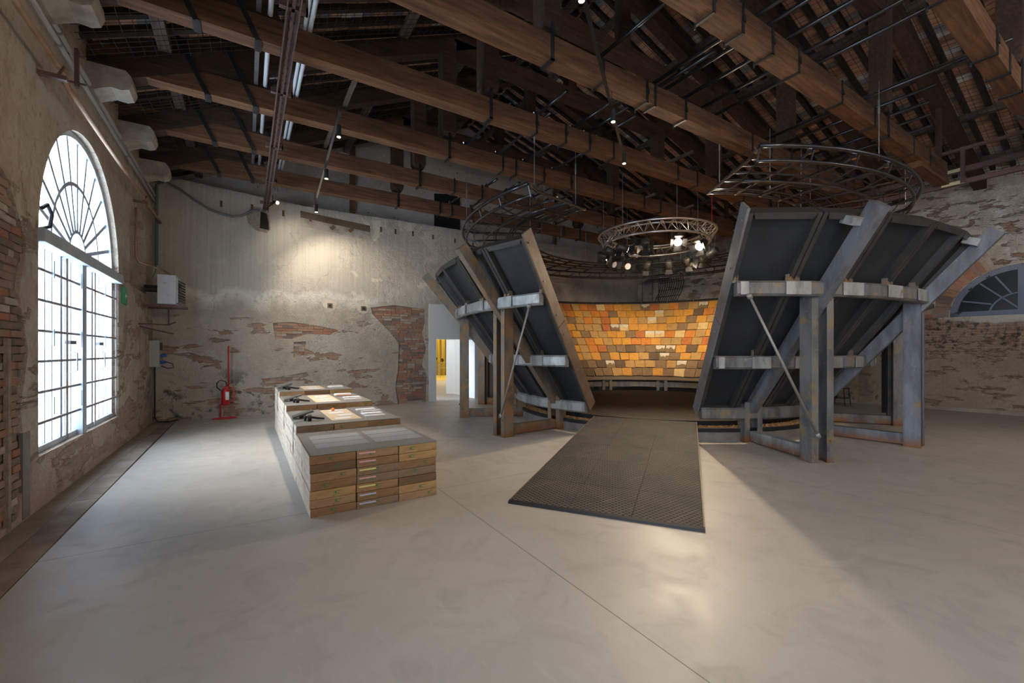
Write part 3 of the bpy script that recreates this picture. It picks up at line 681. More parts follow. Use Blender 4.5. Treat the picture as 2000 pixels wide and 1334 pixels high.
# ---------------------------------------------------------------- scaffold tubes over the beams
tubes = [(4.0, 4.22, 2.75), (5.06, 4.22, 1.3), (5.19, 4.22, 3.3), (5.32, 4.22, 1.25), (5.75, 4.22, 1.3), (6.22, 4.22, 1.3), (6.6, 4.22, 1.3), (8.15, 4.22, 1.2), (8.6, 4.22, 2.0), (9.1, 4.22, 2.2), (9.6, 4.22, 2.3), (10.1, 4.22, 2.4),
         (4.1, 5.76, 5.0), (4.88, 5.76, 4.85), (5.2, 5.76, 4.8), (5.5, 5.76, 4.9), (3.55, 7.3, 5.7), (4.25, 7.3, 5.6), (4.9, 7.3, 5.9), (5.65, 7.3, 5.9), (4.85, 8.86, 8.4), (5.4, 8.86, 8.3), (6.2, 8.86, 7.3), (6.9, 8.86, 7.3), (7.6, 8.86, 7.3), (6.6, 10.38, 8.8), (7.3, 10.38, 8.8), (8.1, 10.38, 8.8), (5.2, 10.38, 9.6), (4.6, 10.38, 9.8)]
for i, (x, y1, y0) in enumerate(tubes):
    t_ = thing('scaffold_tube', 'black steel tube over the roof beams, %s of the near ones' % ORD[i % 24] if i < 24 else 'short black steel tube over the far roof beams, %s of six' % ORD[i-24], 'tube', (x, y1, 5.42), 'black tubes over the roof beams')
    MB().tube([(x, y1+.15, 5.42), (x, y0, 5.42)], .025, 8).build('tube', M['pipe'], t_, True)
    MB().box((x-.04, y1+.02, 5.36), (x+.04, y1+.09, 5.47)).tube([(x-.05, y1+.05, 5.47), (x+.05, y1+.05, 5.36)], .012, 5).build('clamp', M['chrome'], t_)
for i, (p, q) in enumerate((((3.6, 5.0, 6.2), (3.1, 3.0, 6.2)), ((7.6, 6.6, 5.5), (7.6, 5.3, 5.5)), ((8.4, 8.2, 5.3), (8.4, 6.9, 5.3)), ((9.9, 8.2, 5.3), (9.9, 6.9, 5.3)), ((9.3, 9.8, 5.2), (9.3, 8.4, 5.2)))):
    tag(MB().beam(p, q, .06, .05).build('timber_rail', M['purlin'], loc=p), 'light grey brown rail bridging two roof beams, %s of five from the left' % ORD[i], 'rail', 'pale rails between roof beams')

# ================================================================ STEEL BOWL
CX, CY = 8.49, 6.97
def cp(phi, r, z, t=0.0):
    c, s = math.cos(R(phi)), math.sin(R(phi)); return V((CX+c*r-s*t, CY+s*r+c*t, z))
def sl(phi, s, d): # s along the slope from foot to rim, d inwards
    return cp(phi, 3.35+1.95*s-.807*d, .5+2.67*s+.59*d)
GA, GB, NP = -129.0, -161.0, 34
step = (360-(GA-GB))/NP
bowl = thing('steel_bowl', 'large conical steel bowl on trestle posts, dark outside and lined with amber tiles', 'pavilion', (CX, CY, 0))
for k in range(NP):
    a0, a1 = GA+step*k, GA+step*(k+1)
    if k in (): continue
    m = MB()
    def bar(p0, p1, s0, s1, d0, d1, mb=None):
        (mb or m).hexa([sl(p0[0], s0, d0), sl(p1[0], s0, d0), sl(p1[1], s1, d0), sl(p0[1], s1, d0), sl(p0[0], s0, d1), sl(p1[0], s0, d1), sl(p1[1], s1, d1), sl(p0[1], s1, d1)])
    g = .008; w_ = .055; e = lambda wd, s: math.degrees(wd/(3.35+1.95*s))
    L = lambda o_: (a0+e(o_, 0), a0+e(o_, 1)); Rr = lambda o_: (a1-e(o_, 0), a1-e(o_, 1))
    bar(L(g), L(g+w_), 0, 1, 0, .15); bar(Rr(g+w_), Rr(g), 0, 1, 0, .15)
    bar(L(g+w_), Rr(g+w_), .975, 1, 0, .15); bar(L(g+w_), Rr(g+w_), 0, .02, 0, .15); bar(L(g), Rr(g), .985, 1.0, .15, .20)
    fr_ = m.build('panel', M['frame_blk'], bowl)
    q = MB(); bar(L(g+w_), Rr(g+w_), .02, .975, .085, .10, q); q.build('panel_sheet', M['panel'], fr_)
for a, sgn, mt in ((GA, -1, 'edge_grey'), (GB, 1, 'edge_brown')):
    for s0, s1 in ((-.03, .52), (.525, 1.02)):
        da = .35*sgn; m = MB()
        P = lambda ph, s, d: sl(ph, s, d)
        m.hexa([P(a, s0, -.02), P(a+da, s0, -.02), P(a+da, s1, -.02), P(a, s1, -.02), P(a, s0, .22), P(a+da, s0, .22), P(a+da, s1, .22), P(a, s1, .22)])
        o = m.build('edge_plate', M[mt], bowl)
        for s in (s0+.06, (s0+s1)/2, s1-.05):
            p = P(a+da*1.0, s, .05); u = (P(a+da, s, .05)-P(a, s, .05)).normalized(); MB().tube([p, p+u*.012], .014, 6).build('bolt', M['galv'], o)
# tiles of the lining
tw = MB(); cnt = 0
rowsN = 10
for row in range(rowsN):
    s1 = .965-row*.093; s0 = s1-.0885
    rm = 3.2+1.95*(s0+s1)/2; da = math.degrees(.318/rm); ph = GA+1.0+random.random()*da; kcol = 0
    while ph < GB+360-1-da:
        g_ = math.degrees(.014/rm); ex = random.choice((0, 0, 0, g_*2.2)) if kcol % 3 == 0 else 0
        a, b = ph+g_/2, ph+da-g_/2-ex
        if row < 5: c = random.choices(range(8), (5, 2.2, 4, 1.8, .6, 1.0, .7, .25))[0]
        else: c = random.choices(range(8), (5, 2.0, 3, 3.0, 1.4, .4, .7, .35))[0]
        if row > 7: c = random.choices(range(8), (1.2, .6, 2.4, 3.4, 2.6, .5, .5, 1.0))[0]
        j = [random.uniform(-.006, .006) for _ in range(6)]; t0 = .165+random.uniform(0, .01); t1 = t0+.025
        hx = [sl(a, s0+j[0], t0), sl(b, s0+j[1], t0), sl(b, s1+j[2]*.6, t0), sl(a, s1+j[3]*.6, t0), sl(a, s0+j[0], t1+.012), sl(b, s0+j[1], t1+.012+j[4]), sl(b, s1+j[2]*.6, t1), sl(a, s1+j[3]*.6, t1)]
        if -24 < ph < 106 and cnt < 300:
            o = MB().hexa(hx).build('tile', TL[c if c != 7 else 3], bowl); cnt += 1
            if c == 7 or (c == 5 and random.random() < .25):
                q = MB(); n = 7; lo = [s0+(s1-s0)*random.uniform(.35, .7) for _ in range(n+1)]; vs = []
                for i in range(n+1):
                    pa = a+(b-a)*(.04+.92*i/n); vs += [sl(pa, s1-.004, t1+.006), sl(pa, lo[i], t1+.012)]
                q.add(vs, [(2*i, 2*i+1, 2*i+3, 2*i+2) for i in range(n)]); q.build('white_crust', TL[7], o)
        else: tw.cur = c; tw.hexa(hx)
        ph += da; kcol += 1
tw.build('tile_lining', TL, bowl, kind='stuff')
m = MB()
for k in range(NP):
    a0, a1 = GA+step*k, GA+step*(k+1); m.add([sl(a0, 0, .155), sl(a1, 0, .155), sl(a1, .99, .155), sl(a0, .99, .155)], [(0, 1, 2, 3)])
m.build('felt_backing', M['feltb'], bowl)
# ring beams at three heights
def ringseg(mb, a0, a1, r, z, w_, h):
    c_ = .03
    for a, b in ((a0, a1),):
        P = []
        for ph in (a, b): P += [cp(ph, r-w_/2, z-h/2), cp(ph, r+w_/2-c_, z-h/2), cp(ph, r+w_/2, z-h/2+c_), cp(ph, r+w_/2, z+h/2-c_), cp(ph, r+w_/2-c_, z+h/2), cp(ph, r-w_/2, z+h/2)]
        mb.add(P, [(0, 1, 2, 3, 4, 5)[::-1], tuple(range(6, 12))]+[(i, (i+1) % 6, 6+(i+1) % 6, 6+i) for i in range(6)])
for z, ex in ((2.33, .10), (1.33, .07), (.47, .05)):
    ro = 3.35+1.95*(z-.5)/2.67+ex
    for k in range(NP):
        a0, a1 = GA+step*k, GA+step*(k+1); m = MB(); ringseg(m, a0 if k else a0+.5, a1 if k < NP-1 else a1-.5, ro, z, .12, .20)
        vis = k < 12 or k > NP-8
        o = m.build('ring_beam', M['steel_pale' if k > 28 or False else 'steel'], bowl)
        if vis and z > 1:
            for ph in (a0+.5, a1-.5): 
                p = cp(ph, ro-.03, z+.13); MB().box((p.x-.035, p.y-.035, p.z-.05), (p.x+.035, p.y+.035, p.z+.06)).build('hook', M['steel_rust'] if z > 2 else M['edge_brown'], o)
            MB().hexa([cp(a0+2.2, ro+.062, z-.085), cp(a0-1.8 if k else a0+1, ro+.062, z-.085), cp(a0-1.8 if k else a0+1, ro+.062, z+.085), cp(a0+2.2, ro+.062, z+.085), cp(a0+2.2, ro+.07, z-.085), cp(a0-1.8 if k else a0+1, ro+.07, z-.085), cp(a0-1.8 if k else a0+1, ro+.07, z+.085), cp(a0+2.2, ro+.07, z+.085)]).build('splice_plate', M['steel_pale'], o)
# trestles
def chan(mb, a, b, w_, h, up, t=.012):
    a, b = V(a), V(b); d = (b-a).normalized(); s = d.cross(V(up)).normalized(); u = s.cross(d).normalized()
    mb.beam(a+s*(w_/2-t/2), b+s*(w_/2-t/2), t, h, u)
    mb.beam(a+u*(h/2-t/2), b+u*(h/2-t/2), w_, t, u); mb.beam(a-u*(h/2-t/2), b-u*(h/2-t/2), w_, t, u)
SUP = [-114, -84, -54, -24, 6, 36, 66, 96, 126, 156, -174]
for i, ph in enumerate(SUP):
    left = ph in (-174, 156, 126)
    sm = M['steel_rust'] if left else M['steel_blue'] if ph == -84 else M['steel']
    tdir = cp(ph, 0, 0, 1)-cp(ph, 0, 0)
    for sg in (-1, 1):
        m = MB(); o_ = .115*sg
        # face plate outwards, web to the side
        m.beam(cp(ph, 4.74, 0, o_), cp(ph, 4.74, 2.40, o_), .10, .012, tdir.cross(V((0, 0, 1))))
        m.beam(cp(ph, 4.55, 0, o_), cp(ph, 4.55, 2.36, o_), .10, .012, tdir.cross(V((0, 0, 1))))
        m.beam(cp(ph, 4.645, 0, .115*sg+.044*sg), cp(ph, 4.645, 2.38, .115*sg+.044*sg), .012, .19, tdir.cross(V((0, 0, 1))))
        m.build('post', sm, bowl)
        m = MB(); m.beam(cp(ph, 3.42, 0, o_), cp(ph, 3.42, .66, o_), .09, .012, tdir.cross(V((0, 0, 1)))); m.beam(cp(ph, 3.25, 0, o_), cp(ph, 3.25, .58, o_), .09, .012, tdir.cross(V((0, 0, 1))))
        m.beam(cp(ph, 3.335, 0, .115*sg+.04*sg), cp(ph, 3.335, .63, .115*sg+.04*sg), .012, .17, tdir.cross(V((0, 0, 1))))
        m.build('short_post', sm, bowl)
    MB().beam(cp(ph, 3.42, .10), cp(ph, 4.56, .10), .12, .17).build('base_rail', M['steel_pale'] if ph == -114 else sm, bowl)
    m = MB(); m.beam(cp(ph, 3.32, .50), cp(ph, 5.52, 3.22), .13, .19)
    dg = m.build('diagonal_beam', M['steel_blue'] if ph in (-84, -114) else sm, bowl)
    MB().beam(cp(ph, 5.20, 3.13, -.13), cp(ph, 5.36, 3.05, -.13), .13, .10).build('spacer_block', M['steel_pale'], bowl)
    m = MB()
    for z in (.3, 2.2): m.tube([cp(ph, 4.74, z, .115), cp(ph, 4.77, z, .115)], .018, 6)
    m.build('bolt', M['steel_rust'], bowl)
for pts in (((-127.2, 4.92, 2.24), (-115.5, 4.82, .36)), ((-163.0, 4.92, 2.24), (-172.3, 4.82, .36))):
    a, b = cp(*pts[0]), cp(*pts[1]); MB().tube([a, b], .017, 8).tube([a, a+(b-a)*.03], .035, 8).tube([b, b+(a-b)*.03], .03, 8).build('tie_rod', M['rod'], bowl, True)
# trough with bark chips, bowl floor
tr = MB(); tk = MB()
def ringwall(mb, a0, a1, r0, r1, z0, z1, n=60):
    for i in range(n):
        a, b = a0+(a1-a0)*i/n, a0+(a1-a0)*(i+1)/n
        mb.hexa([cp(a, r0, z0), cp(a, r1, z0), cp(b, r1, z0), cp(b, r0, z0), cp(a, r0, z1), cp(a, r1, z1), cp(b, r1, z1), cp(b, r0, z1)])
ringwall(tr, GA+.2, GB+360-.2, 3.28, 3.31, 0, .15); ringwall(tr, GA, GB+360, 2.98, 3.0, 0, .2)
tr_o = thing('planting_trough', 'ring shaped grey steel trough of bark chips around the foot of the bowl', 'trough', (CX, CY, 0))
tr.build('trough_wall', M['trough'], tr_o)
q = MB(); ringwall(q, GA+.2, GB+360-.2, 3.27, 3.325, .15, .215); q.build('rubber_lip', M['black'], tr_o)
q = MB(); ringwall(q, GA+.2, GB+360-.2, 3.0, 3.28, .10, .175); q.build('soil_bed', M['chips'], tr_o)
ch = MB(); rs = random.Random(3)
for _ in range(9000):
    ph = rs.uniform(-129, -60) if rs.random() < .62 else rs.uniform(150, 199)
    c = cp(ph, rs.uniform(3.0, 3.27), .175+rs.uniform(0, .035)); a = V([rs.uniform(-1, 1) for _ in range(3)]).normalized()*rs.uniform(.006, .016); b = a.orthogonal().normalized()*rs.uniform(.004, .010); n_ = a.cross(b).normalized()*.004
    ch.add([c-a-b, c+a-b, c+a+b, c-a+b, c+n_*2], [(0, 1, 4), (1, 2, 4), (2, 3, 4), (3, 0, 4)])
ch.build('bark_chips', M['chips'], tr_o, kind='stuff')
deck = thing('bowl_deck', 'dark perforated steel floor inside the tiled bowl', 'deck', (CX, CY, .28))
n = 72; m = MB(); m.add([cp(360*i/n, 2.96, .275) for i in range(n)]+[cp(360*i/n, 2.96, .22) for i in range(n)], [tuple(range(n)), tuple(range(n, 2*n))[::-1]]+[(i, n+i, n+(i+1) % n, (i+1) % n) for i in range(n)])
m.build('deck_plate', M['perf'], deck)
q = MB(); ringwall(q, 0, 360, 2.95, 2.975, .05, .285, 72); q.build('deck_rim', M['black'], deck)
# ramp
ang = 36.0; ramp = thing('entrance_ramp', 'long perforated steel ramp leading up into the tiled bowl', 'ramp', tuple(cp(-144, 5.6, 0)))
def rpt(r, t, z): return cp(-144.6, r, z, -t)
nplates = [(7.06, .025), (6.4, .066), (5.55, .12), (4.85, .165), (4.16, .21), (2.99, .283)]
for (r0, z0), (r1, z1) in zip(nplates, nplates[1:]):
    for t0, t1 in ((-.87, -.29), (-.287, .29), (.293, .87)):
        o = MB().hexa([rpt(r0-.003, t0, z0-.018), rpt(r0-.003, t1, z0-.018), rpt(r1+.003, t1, z1-.018), rpt(r1+.003, t0, z1-.018), rpt(r0-.003, t0, z0), rpt(r0-.003, t1, z0), rpt(r1+.003, t1, z1), rpt(r1+.003, t0, z1)]).build('grating_plate', M['perf'], ramp)
for t in (-.885, .875):
    m = MB()
    for (r0, z0), (r1, z1) in zip(nplates, nplates[1:]):
        m.hexa([rpt(r0, t, 0.0), rpt(r0, t+.012, 0.0), rpt(r1, t+.012, 0.0), rpt(r1, t, 0.0), rpt(r0, t, z0+.006), rpt(r0, t+.012, z0+.006), rpt(r1, t+.012, z1+.006), rpt(r1, t, z1+.006)])
    m.build('side_plate', M['edge_brown'], ramp)
MB().hexa([rpt(7.10, -.885, 0), rpt(7.10, .887, 0), rpt(7.06, .887, 0), rpt(7.06, -.885, 0), rpt(7.09, -.885, .02), rpt(7.09, .887, .02), rpt(7.06, .887, .03), rpt(7.06, -.885, .03)]).build('nosing', M['black'], ramp)

# ---------------------------------------------------------------- suspended cable ladder ring and lighting truss
ladder = thing('cable_ladder', 'large black ring shaped cable ladder hung above the bowl', 'cable ladder', (CX, CY, 4.25))
LA, LB = -124.0, -166.0+360
def hoop(r, z, rad, name='hoop', a0=LA, a1=LB, mat='pipe', n=70):
    MB().tube([cp(a0+(a1-a0)*i/n, r, z) for i in range(n+1)], rad, 6).build(name, M[mat], ladder, True)
hoop(4.68, 4.27, .030); hoop(4.60, 4.10, .024); hoop(3.02, 4.25, .026); hoop(4.2, 3.98, .018)
for r in (3.35, 3.65, 3.95, 4.2, 4.42): hoop(r, 4.20, .009, 'wire')
for r in (3.2, 3.26, 3.5, 3.56, 3.62, 3.9): hoop(r, 4.235, .015, 'cable', mat='cable')
nr = 34
for i in range(nr+1):
    ph = LA+(LB-LA)*i/nr
    MB().tube([cp(ph, 3.0, 4.24), cp(ph, 4.45, 4.21), cp(ph, 4.66, 4.27)], .024, 6).tube([cp(ph, 4.66, 4.24), cp(ph, 4.60, 4.08), cp(ph, 4.2, 3.98), cp(ph, 3.7, 4.02)], .013, 5).build('rung', M['pipe'], ladder)
    for rr, q_ in ((4.6, .03), (3.03, .022), (3.9, .018)):
        p = cp(ph, rr, 4.24); MB().box((p.x-q_, p.y-q_, p.z-q_), (p.x+q_, p.y+q_, p.z+q_)).build('clamp', M['chrome'], ladder)
for i in range(18):
    ph = LA+3+(LB-LA-6)*i/17
    for r in ((4.6, 3.1) if i % 2 else (3.1,)):
        p = cp(ph+(4 if r > 4 else 0), r, 4.26); MB().tube([p, (p.x, p.y, 5.42)], .006, 4).tube([(p.x, p.y, 4.95), (p.x, p.y, 5.15)], .014, 5).build('hanger_wire', M['galv'], ladder)

trs = thing('ring_truss', 'round aluminium lighting truss hung over the centre of the bowl', 'lighting truss', (CX, CY, 4.33))
for r, z, nm in ((1.36, 4.33, 'outer_chord'), (1.10, 4.33, 'inner_chord'), (1.23, 4.10, 'lower_chord')):
    MB().tube([cp(360*i/48, r, z) for i in range(49)], .025, 8, False).build(nm, M['alu'], trs, True)
for i in range(32):
    a0, a1 = 360*i/32, 360*(i+1)/32; am = (a0+a1)/2
    MB().tube([cp(a0, 1.36, 4.33), cp(am, 1.23, 4.10), cp(a1, 1.36, 4.33)], .010, 5).tube([cp(a0, 1.10, 4.33), cp(am, 1.23, 4.10), cp(a1, 1.10, 4.33)], .010, 5).tube([cp(a0, 1.36, 4.33), cp(a0, 1.10, 4.33)], .009, 5).build('lacing', M['alu'], trs)
for a in (20, 75, 130, 185, 240, 300, 345):
    p = cp(a, 1.25, 4.35); MB().tube([p, (p.x, p.y, 5.5)], .007, 5).build('hanger_wire', M['galv'] if a != 300 else M['red'], trs)
lamps = [(186, -30, 1, 1), (168, -15, 1, 1), (148, -60, 1, 1), (124, -75, 0, 1), (100, -90, 0, 0), (76, -110, 0, 0), (50, 60, 0, 1), (24, 30, 0, 1), (0, 10, 0, 1), (-24, 40, 0, 1), (-48, 70, 0, 1), (-92, 0, 1, 2), (-116, 0, 1, 3), (-150, 45, 0, 1)]
names = ['at the far left', 'glowing next to the far left one', 'left of centre, tilted right', 'far side, facing down', 'far side centre', 'far side right of centre', 'back right', 'right side, upper', 'right side, barn doors open', 'rightmost one', 'near right, seen from behind', 'bright, lens tilted left', 'brightest, facing the viewer', 'near left, facing the tiles']
for i, (ph, aim_ph, lit, pw) in enumerate(lamps):
    top = cp(ph, 1.23, 4.08); c = cp(ph, 1.27, 3.83)
    tgt = {2: V((3.5, 5.5, .5)), 3: V((4.0, 1.6, .3))}.get(pw) or cp(aim_ph, 4.3, 1.8)
    if pw == 3: c = cp(ph, 1.08, 3.92)
    d = (tgt-c).normalized()
    o = thing('stage_light', 'black stage light on the ring truss, '+names[i], 'stage light', tuple(c), 'stage lights on the ring truss')
    MB().tube([c-d*.15, c-d*.13, c+d*.0, c+d*.10], [.05, .085, .085, .095], 12).build('housing', M['frame_blk'], o, True)
    sd = d.cross(V((0, 0, 1))).normalized()
    MB().tube([c+sd*.10, V((0, 0, .14))+c+sd*.10, V((0, 0, .14))+c-sd*.10, c-sd*.10], .008, 5).tube([c+V((0, 0, .14)), top], .012, 5).build('yoke', M['iron'], o)
    ln = MB(); ln.tube([c+d*.098, c+d*.104], .085, 16); ln.build('lens', M['glow'] if lit else M['lens_off'], o)
    up = sd.cross(d).normalized(); bd = MB()
    for a in (sd, -sd, up, -up):
        b = d.cross(a); base = c+d*.10+a*.095; tip = base+d*.09+a*.075
        bd.hexa([base-b*.07, base+b*.07, tip+b*.1, tip-b*.1, base-b*.07+d*.006, base+b*.07+d*.006, tip+b*.1+d*.006, tip-b*.1+d*.006])
    bd.build('barn_doors', M['black'], o)
    e = {0: 50, 1: 150, 2: 50, 3: 560}[pw]
    light('SPOT', 'spot_beam', c+d*.13, e, (1, .80, .56), aim=tgt, parent=o, spot_size=R(130 if pw == 3 else 75), spot_blend=.9, shadow_soft_size=.07)
for i, ph in enumerate((63, 88, 112)):
    c = cp(ph, 1.25, 3.93 if i else 4.45); o = thing('loudspeaker', 'small black loudspeaker box on the ring truss, '+('above the chord', 'hung at the back centre', 'hung at the back left')[i], 'loudspeaker', tuple(c))
    m = MB(); m.box((c.x-.12, c.y-.08, c.z-.15), (c.x+.12, c.y+.08, c.z+.13)); m.build('cabinet', M['frame_blk'], o)
    MB().box((c.x-.075, c.y-.09, c.z-.11), (c.x+.075, c.y-.08, c.z+.09)).build('grille', M['black'], o)

# ================================================================ CRATES AND DISPLAY
LV = .0795
mc = {}
def crate_mesh(wd, L, variant, side=False):
    key = (wd, round(L, 2), variant, side)
    if key in mc: return mc[key]
    m = MB(); x1, y1, h = .394, L-.006, LV-.0045
    m.box((0, 0, 0), (x1, y1, .01)); m.cur = 0
    m.box((0, .012, .01), (.012, y1-.012, h)); m.cur = 0; m.box((x1-.012, .012, .01), (x1, y1-.012, h)); m.box((.012, y1-.012, 0), (x1-.012, y1, h))
    m.box((0, 0, .01), (x1, .012, h))
    o = m.build('crate_tmp', [wd]); me = o.data; bpy.data.objects.remove(o)
    mc[key] = me; return me
side_m = {}
rs = random.Random(11)
def sub(name, mb, mat, parent): return mb.build(name, mat, parent)
seq = ['bottom', 'second', 'third', 'fourth', 'fifth', 'sixth', 'seventh', 'eighth', 'ninth', 'top']
tiers = [(4.20, 5.42, 7), (5.42, 6.83, 8), (6.83, 8.33, 9), (8.33, 9.55, 10)]
tn = ['nearest step', 'second step', 'third step', 'farthest step']
colX = [.49, .89, 1.29]; cn = ['left row', 'middle row', 'right row']
fm = {'pink': [0, 1, 3], 'yellow': [2, 4], 'lilac': [5, 6]}
stamp_me = None
def stamp(parent, x, z, w_, face='y'):
    q = MB(); s = w_
    q.box((x, -.0012, z), (x+.004*s, 0, z+.03)); q.box((x+.008, -.0012, z+.004), (x+.02*s, 0, z+.026)); q.box((x+.02*s, -.0012, z+.024), (x+.055*s, 0, z+.029)); q.box((x+.02*s, -.0012, z), (x+.05*s, 0, z+.005))
    o = q.build('green_stamp', M['stamp'], loc=(0, 0, 0)); o.parent = parent; return o
for ti, (ya, yb, nl) in enumerate(tiers):
    L = (yb-ya)/2
    for c in range(3):
        for yi in range(2):
            for lv in range(nl):
                top = lv == nl-1
                vis = c == 0 or c == 2 or (yi == 0 and (ti == 0 or lv >= nl-1)) or top
                if not vis: continue
                wi = rs.randrange(6); wd = WD[wi]
                me = crate_mesh(wd, L, 0)
                jx, jy = rs.uniform(-.004, .004), (rs.uniform(-.008, .003) if yi == 0 else 0)
                hand = 'topmost' if top else seq[lv]+' from the floor' if lv else 'bottom'
                lab = '%s wooden crate, %s, %s %s half of the %s' % (['tan', 'honey', 'dark brown', 'brown', 'pinkish', 'grey brown'][wi], hand, cn[c], ['front', 'rear'][yi], tn[ti])
                o = bpy.data.objects.new('crate', me); col.objects.link(o); o.location = (colX[c]+jx+(.004 if c else 0), ya+L*yi+jy, lv*LV+.001)
                tag(o, lab, 'crate', 'stacked wooden crates of the display')
                if c == 0:
                    k = 'pale%.2f' % L
                    if k not in side_m:
                        s = MB().box((-.006, .004, .003), (0, L-.01, LV-.004)).build('side_board', M['crate_pale'], loc=(0, 0, 0)); side_m[k] = s.data; bpy.data.objects.remove(s)
                    s = bpy.data.objects.new('side_board', side_m[k]); col.objects.link(s); s.parent = o  # thin board carrying the painted window light on the left face
                    if rs.random() < .4:
                        y0 = rs.uniform(.1, L-.25); MB().box((-.0075, y0, .025), (-.006, y0+.14, .045)).build('tape_label', M[rs.choice(['pink', 'yellow', 'lilac', 'bluetape'])], loc=(0, 0, 0)).parent = o
                if yi == 0 and (ti == 0 or lv == nl-1):
                    stamp(o, rs.uniform(.06, .3), .025, 1.0)
                    q = MB()
                    for nx in (.05, .2, .35): q.box((nx-.003, -.0015, .008), (nx+.003, 0, .013))
                    q.build('nail', M['black'], loc=(0, 0, 0)).parent = o
                    if c == 1 and ti == 0:
                        tp = ['lilac', 'lilac', 'yellow', 'pink', 'yellow', 'pink', 'pink'][lv]
                        MB().box((.02, -.002, .042), (.175, -.0013, .057)).build('tape_label', M[tp], loc=(0, 0, 0)).parent = o
def board(y0, y1, z, label, cut=None):
    o = thing('display_board', label, 'board', (.5, y0, z)); x0, x1 = .495, 1.688
    if cut:
        a, b, c, d = cut
        m = MB().box((x0, y0, z), (a, y1, z+.008)).box((b, y0, z), (x1, y1, z+.008)).box((a, y0, z), (b, c, z+.008))
        if d < y1: m.box((a, d, z), (b, y1, z+.008))
        m.build('board_sheet', M['board'], o)
    else: MB().box((x0, y0, z), (x1, y1, z+.008)).build('board_sheet', M['board'], o)
    return o
H = [n*LV+.001 for _, _, n in tiers]
b1 = board(4.19, 5.41, H[0], 'taupe text board covering the lowest crates at the front')
for x0 in (.58, 1.14):
    for i in range(3): MB().box((x0, 4.45+i*.235, H[0]+.0081), (x0+.50, 4.66+i*.235, H[0]+.009)).build('text_block', M['text'], b1)
def letters(word, x0, y0, dx):
    m = MB(); x = x0; r_ = random.Random(len(word))
    for chh in word:
        if chh != ' ':
            w_ = dx*.7; m.box((x, y0, H[0]+.0081), (x+w_*.4, y0+.034, H[0]+.0095)); m.box((x, y0, H[0]+.0081), (x+w_, y0+.012, H[0]+.0095))
            if r_.random() < .6: m.box((x+w_*.7, y0, H[0]+.0081), (x+w_, y0+.022, H[0]+.009))
        x += dx
    m.build('title_lettering', M['ink'], b1)
letters('Elemental Elementarys', .58, 5.31, .0235); letters('Elemental Elementary', 1.14, 5.31, .0235)
tabs = ['nearest', 'middle', 'farthest']
for ti in (1, 2, 3):
    ya, yb, nl = tiers[ti]; z = H[ti]
    yb2 = yb-.02 if ti < 3 else yb-.05
    b_ = board(ya-.01, yb2, z, 'taupe L shaped board with pale wood inset on the %s' % tn[ti], (.90, 1.27, ya+.22, yb2-.02))
    yy = ya+.235; k = 0
    while yy < yb2-.15:
        MB().box((.905, yy, z-.004), (1.265, yy+.145, z+.006)).build('inset_plank', M['lightwood'], b_); yy += .15; k += 1
    zt = z+.0085
    # booklets on the right
    pos = {1: [(1.32, .28), (1.34, .50), (1.38, .74), (1.36, .95)], 2: [(1.34, .30), (1.38, .62), (1.33, .95)], 3: [(1.34, .35), (1.36, .52), (1.4, .7)]}[ti]
    for i, (x, dy) in enumerate(pos):
        o = MB().box((x, ya+dy, zt), (x+.26, ya+dy+.13, zt+.012)).build('booklet', M['paper'] if i % 2 else M['paper_grey'], loc=(x, ya+dy, zt))
        o.rotation_euler.z = random.uniform(-.05, .08)
        tag(o, '%s booklet lying on the %s, %s from its front edge' % ('white' if i % 2 else 'grey', tn[ti], ORD[i]), 'booklet', 'booklets on the display boards')
    for i in range(4):
        x, dy = .93+random.random()*.12, .30+i*.27
        if ya+dy+.12 > yb2-.03: continue
        o = MB().box((x, ya+dy, z+.0065), (x+.19, ya+dy+.11, z+.0105)).build('paper_sheet', M['paper'], loc=(x, ya+dy, z+.0065)); o.rotation_euler.z = random.uniform(-.15, .15)
        tag(o, 'white paper lying on the pale wood inset of the %s, %s from its front' % (tn[ti], ORD[i]), 'paper', 'papers on the wood insets')
    # tablet on stand
    tx, ty = .60, ya+.62
    o = thing('tablet', 'dark grey tablet propped on the left edge of the %s' % tn[ti], 'tablet', (tx, ty, zt))
    MB().hexa([(tx-.10, ty-.10, zt+.012), (tx+.14, ty-.06, zt+.075), (tx+.14, ty+.12, zt+.075), (tx-.10, ty+.08, zt+.012), (tx-.105, ty-.10, zt+.03), (tx+.135, ty-.06, zt+.093), (tx+.135, ty+.12, zt+.093), (tx-.105, ty+.08, zt+.03)]).build('shell', M['screen'], o)
    MB().box((tx-.02, ty-.02, zt), (tx+.05, ty+.06, zt+.045)).build('stand', M['black'], o)
    # headphones
    hx, hy = .66, ya+.30
    o = thing('headphones', 'black headphones lying on the %s beside the tablet' % tn[ti], 'headphones', (hx, hy, zt))
    MB().tube([(hx-.02, hy, zt+.04), (hx+.02, hy, zt+.04)], .04, 12).build('ear_cup', M['black'], o)
    MB().tube([(hx-.055, hy+.06, zt+.038), (hx-.03, hy+.06, zt+.038)], .037, 12).build('ear_cup', M['black'], o)
    MB().tube([(hx+.02, hy, zt+.05), (hx+.09, hy-.02, zt+.035), (hx+.16, hy, zt+.02), (hx+.10, hy+.06, zt+.02), (hx-.03, hy+.06, zt+.05)], .011, 6).build('headband', M['black'], o)
    MB().tube([(hx-.02, hy+.01, zt+.01), (hx-.10, hy-.02, zt+.006), (.487, hy-.06, zt+.003), (.478, hy-.06, z-.1), (.476, hy-.03, z-.3), (.476, hy-.08, z-.36), (.476, hy-.10, z-.28), (.478, hy-.02, z-.05), (.486, hy, zt+.004)], .0022, 5).build('headphone_cable', M['cable'], o)
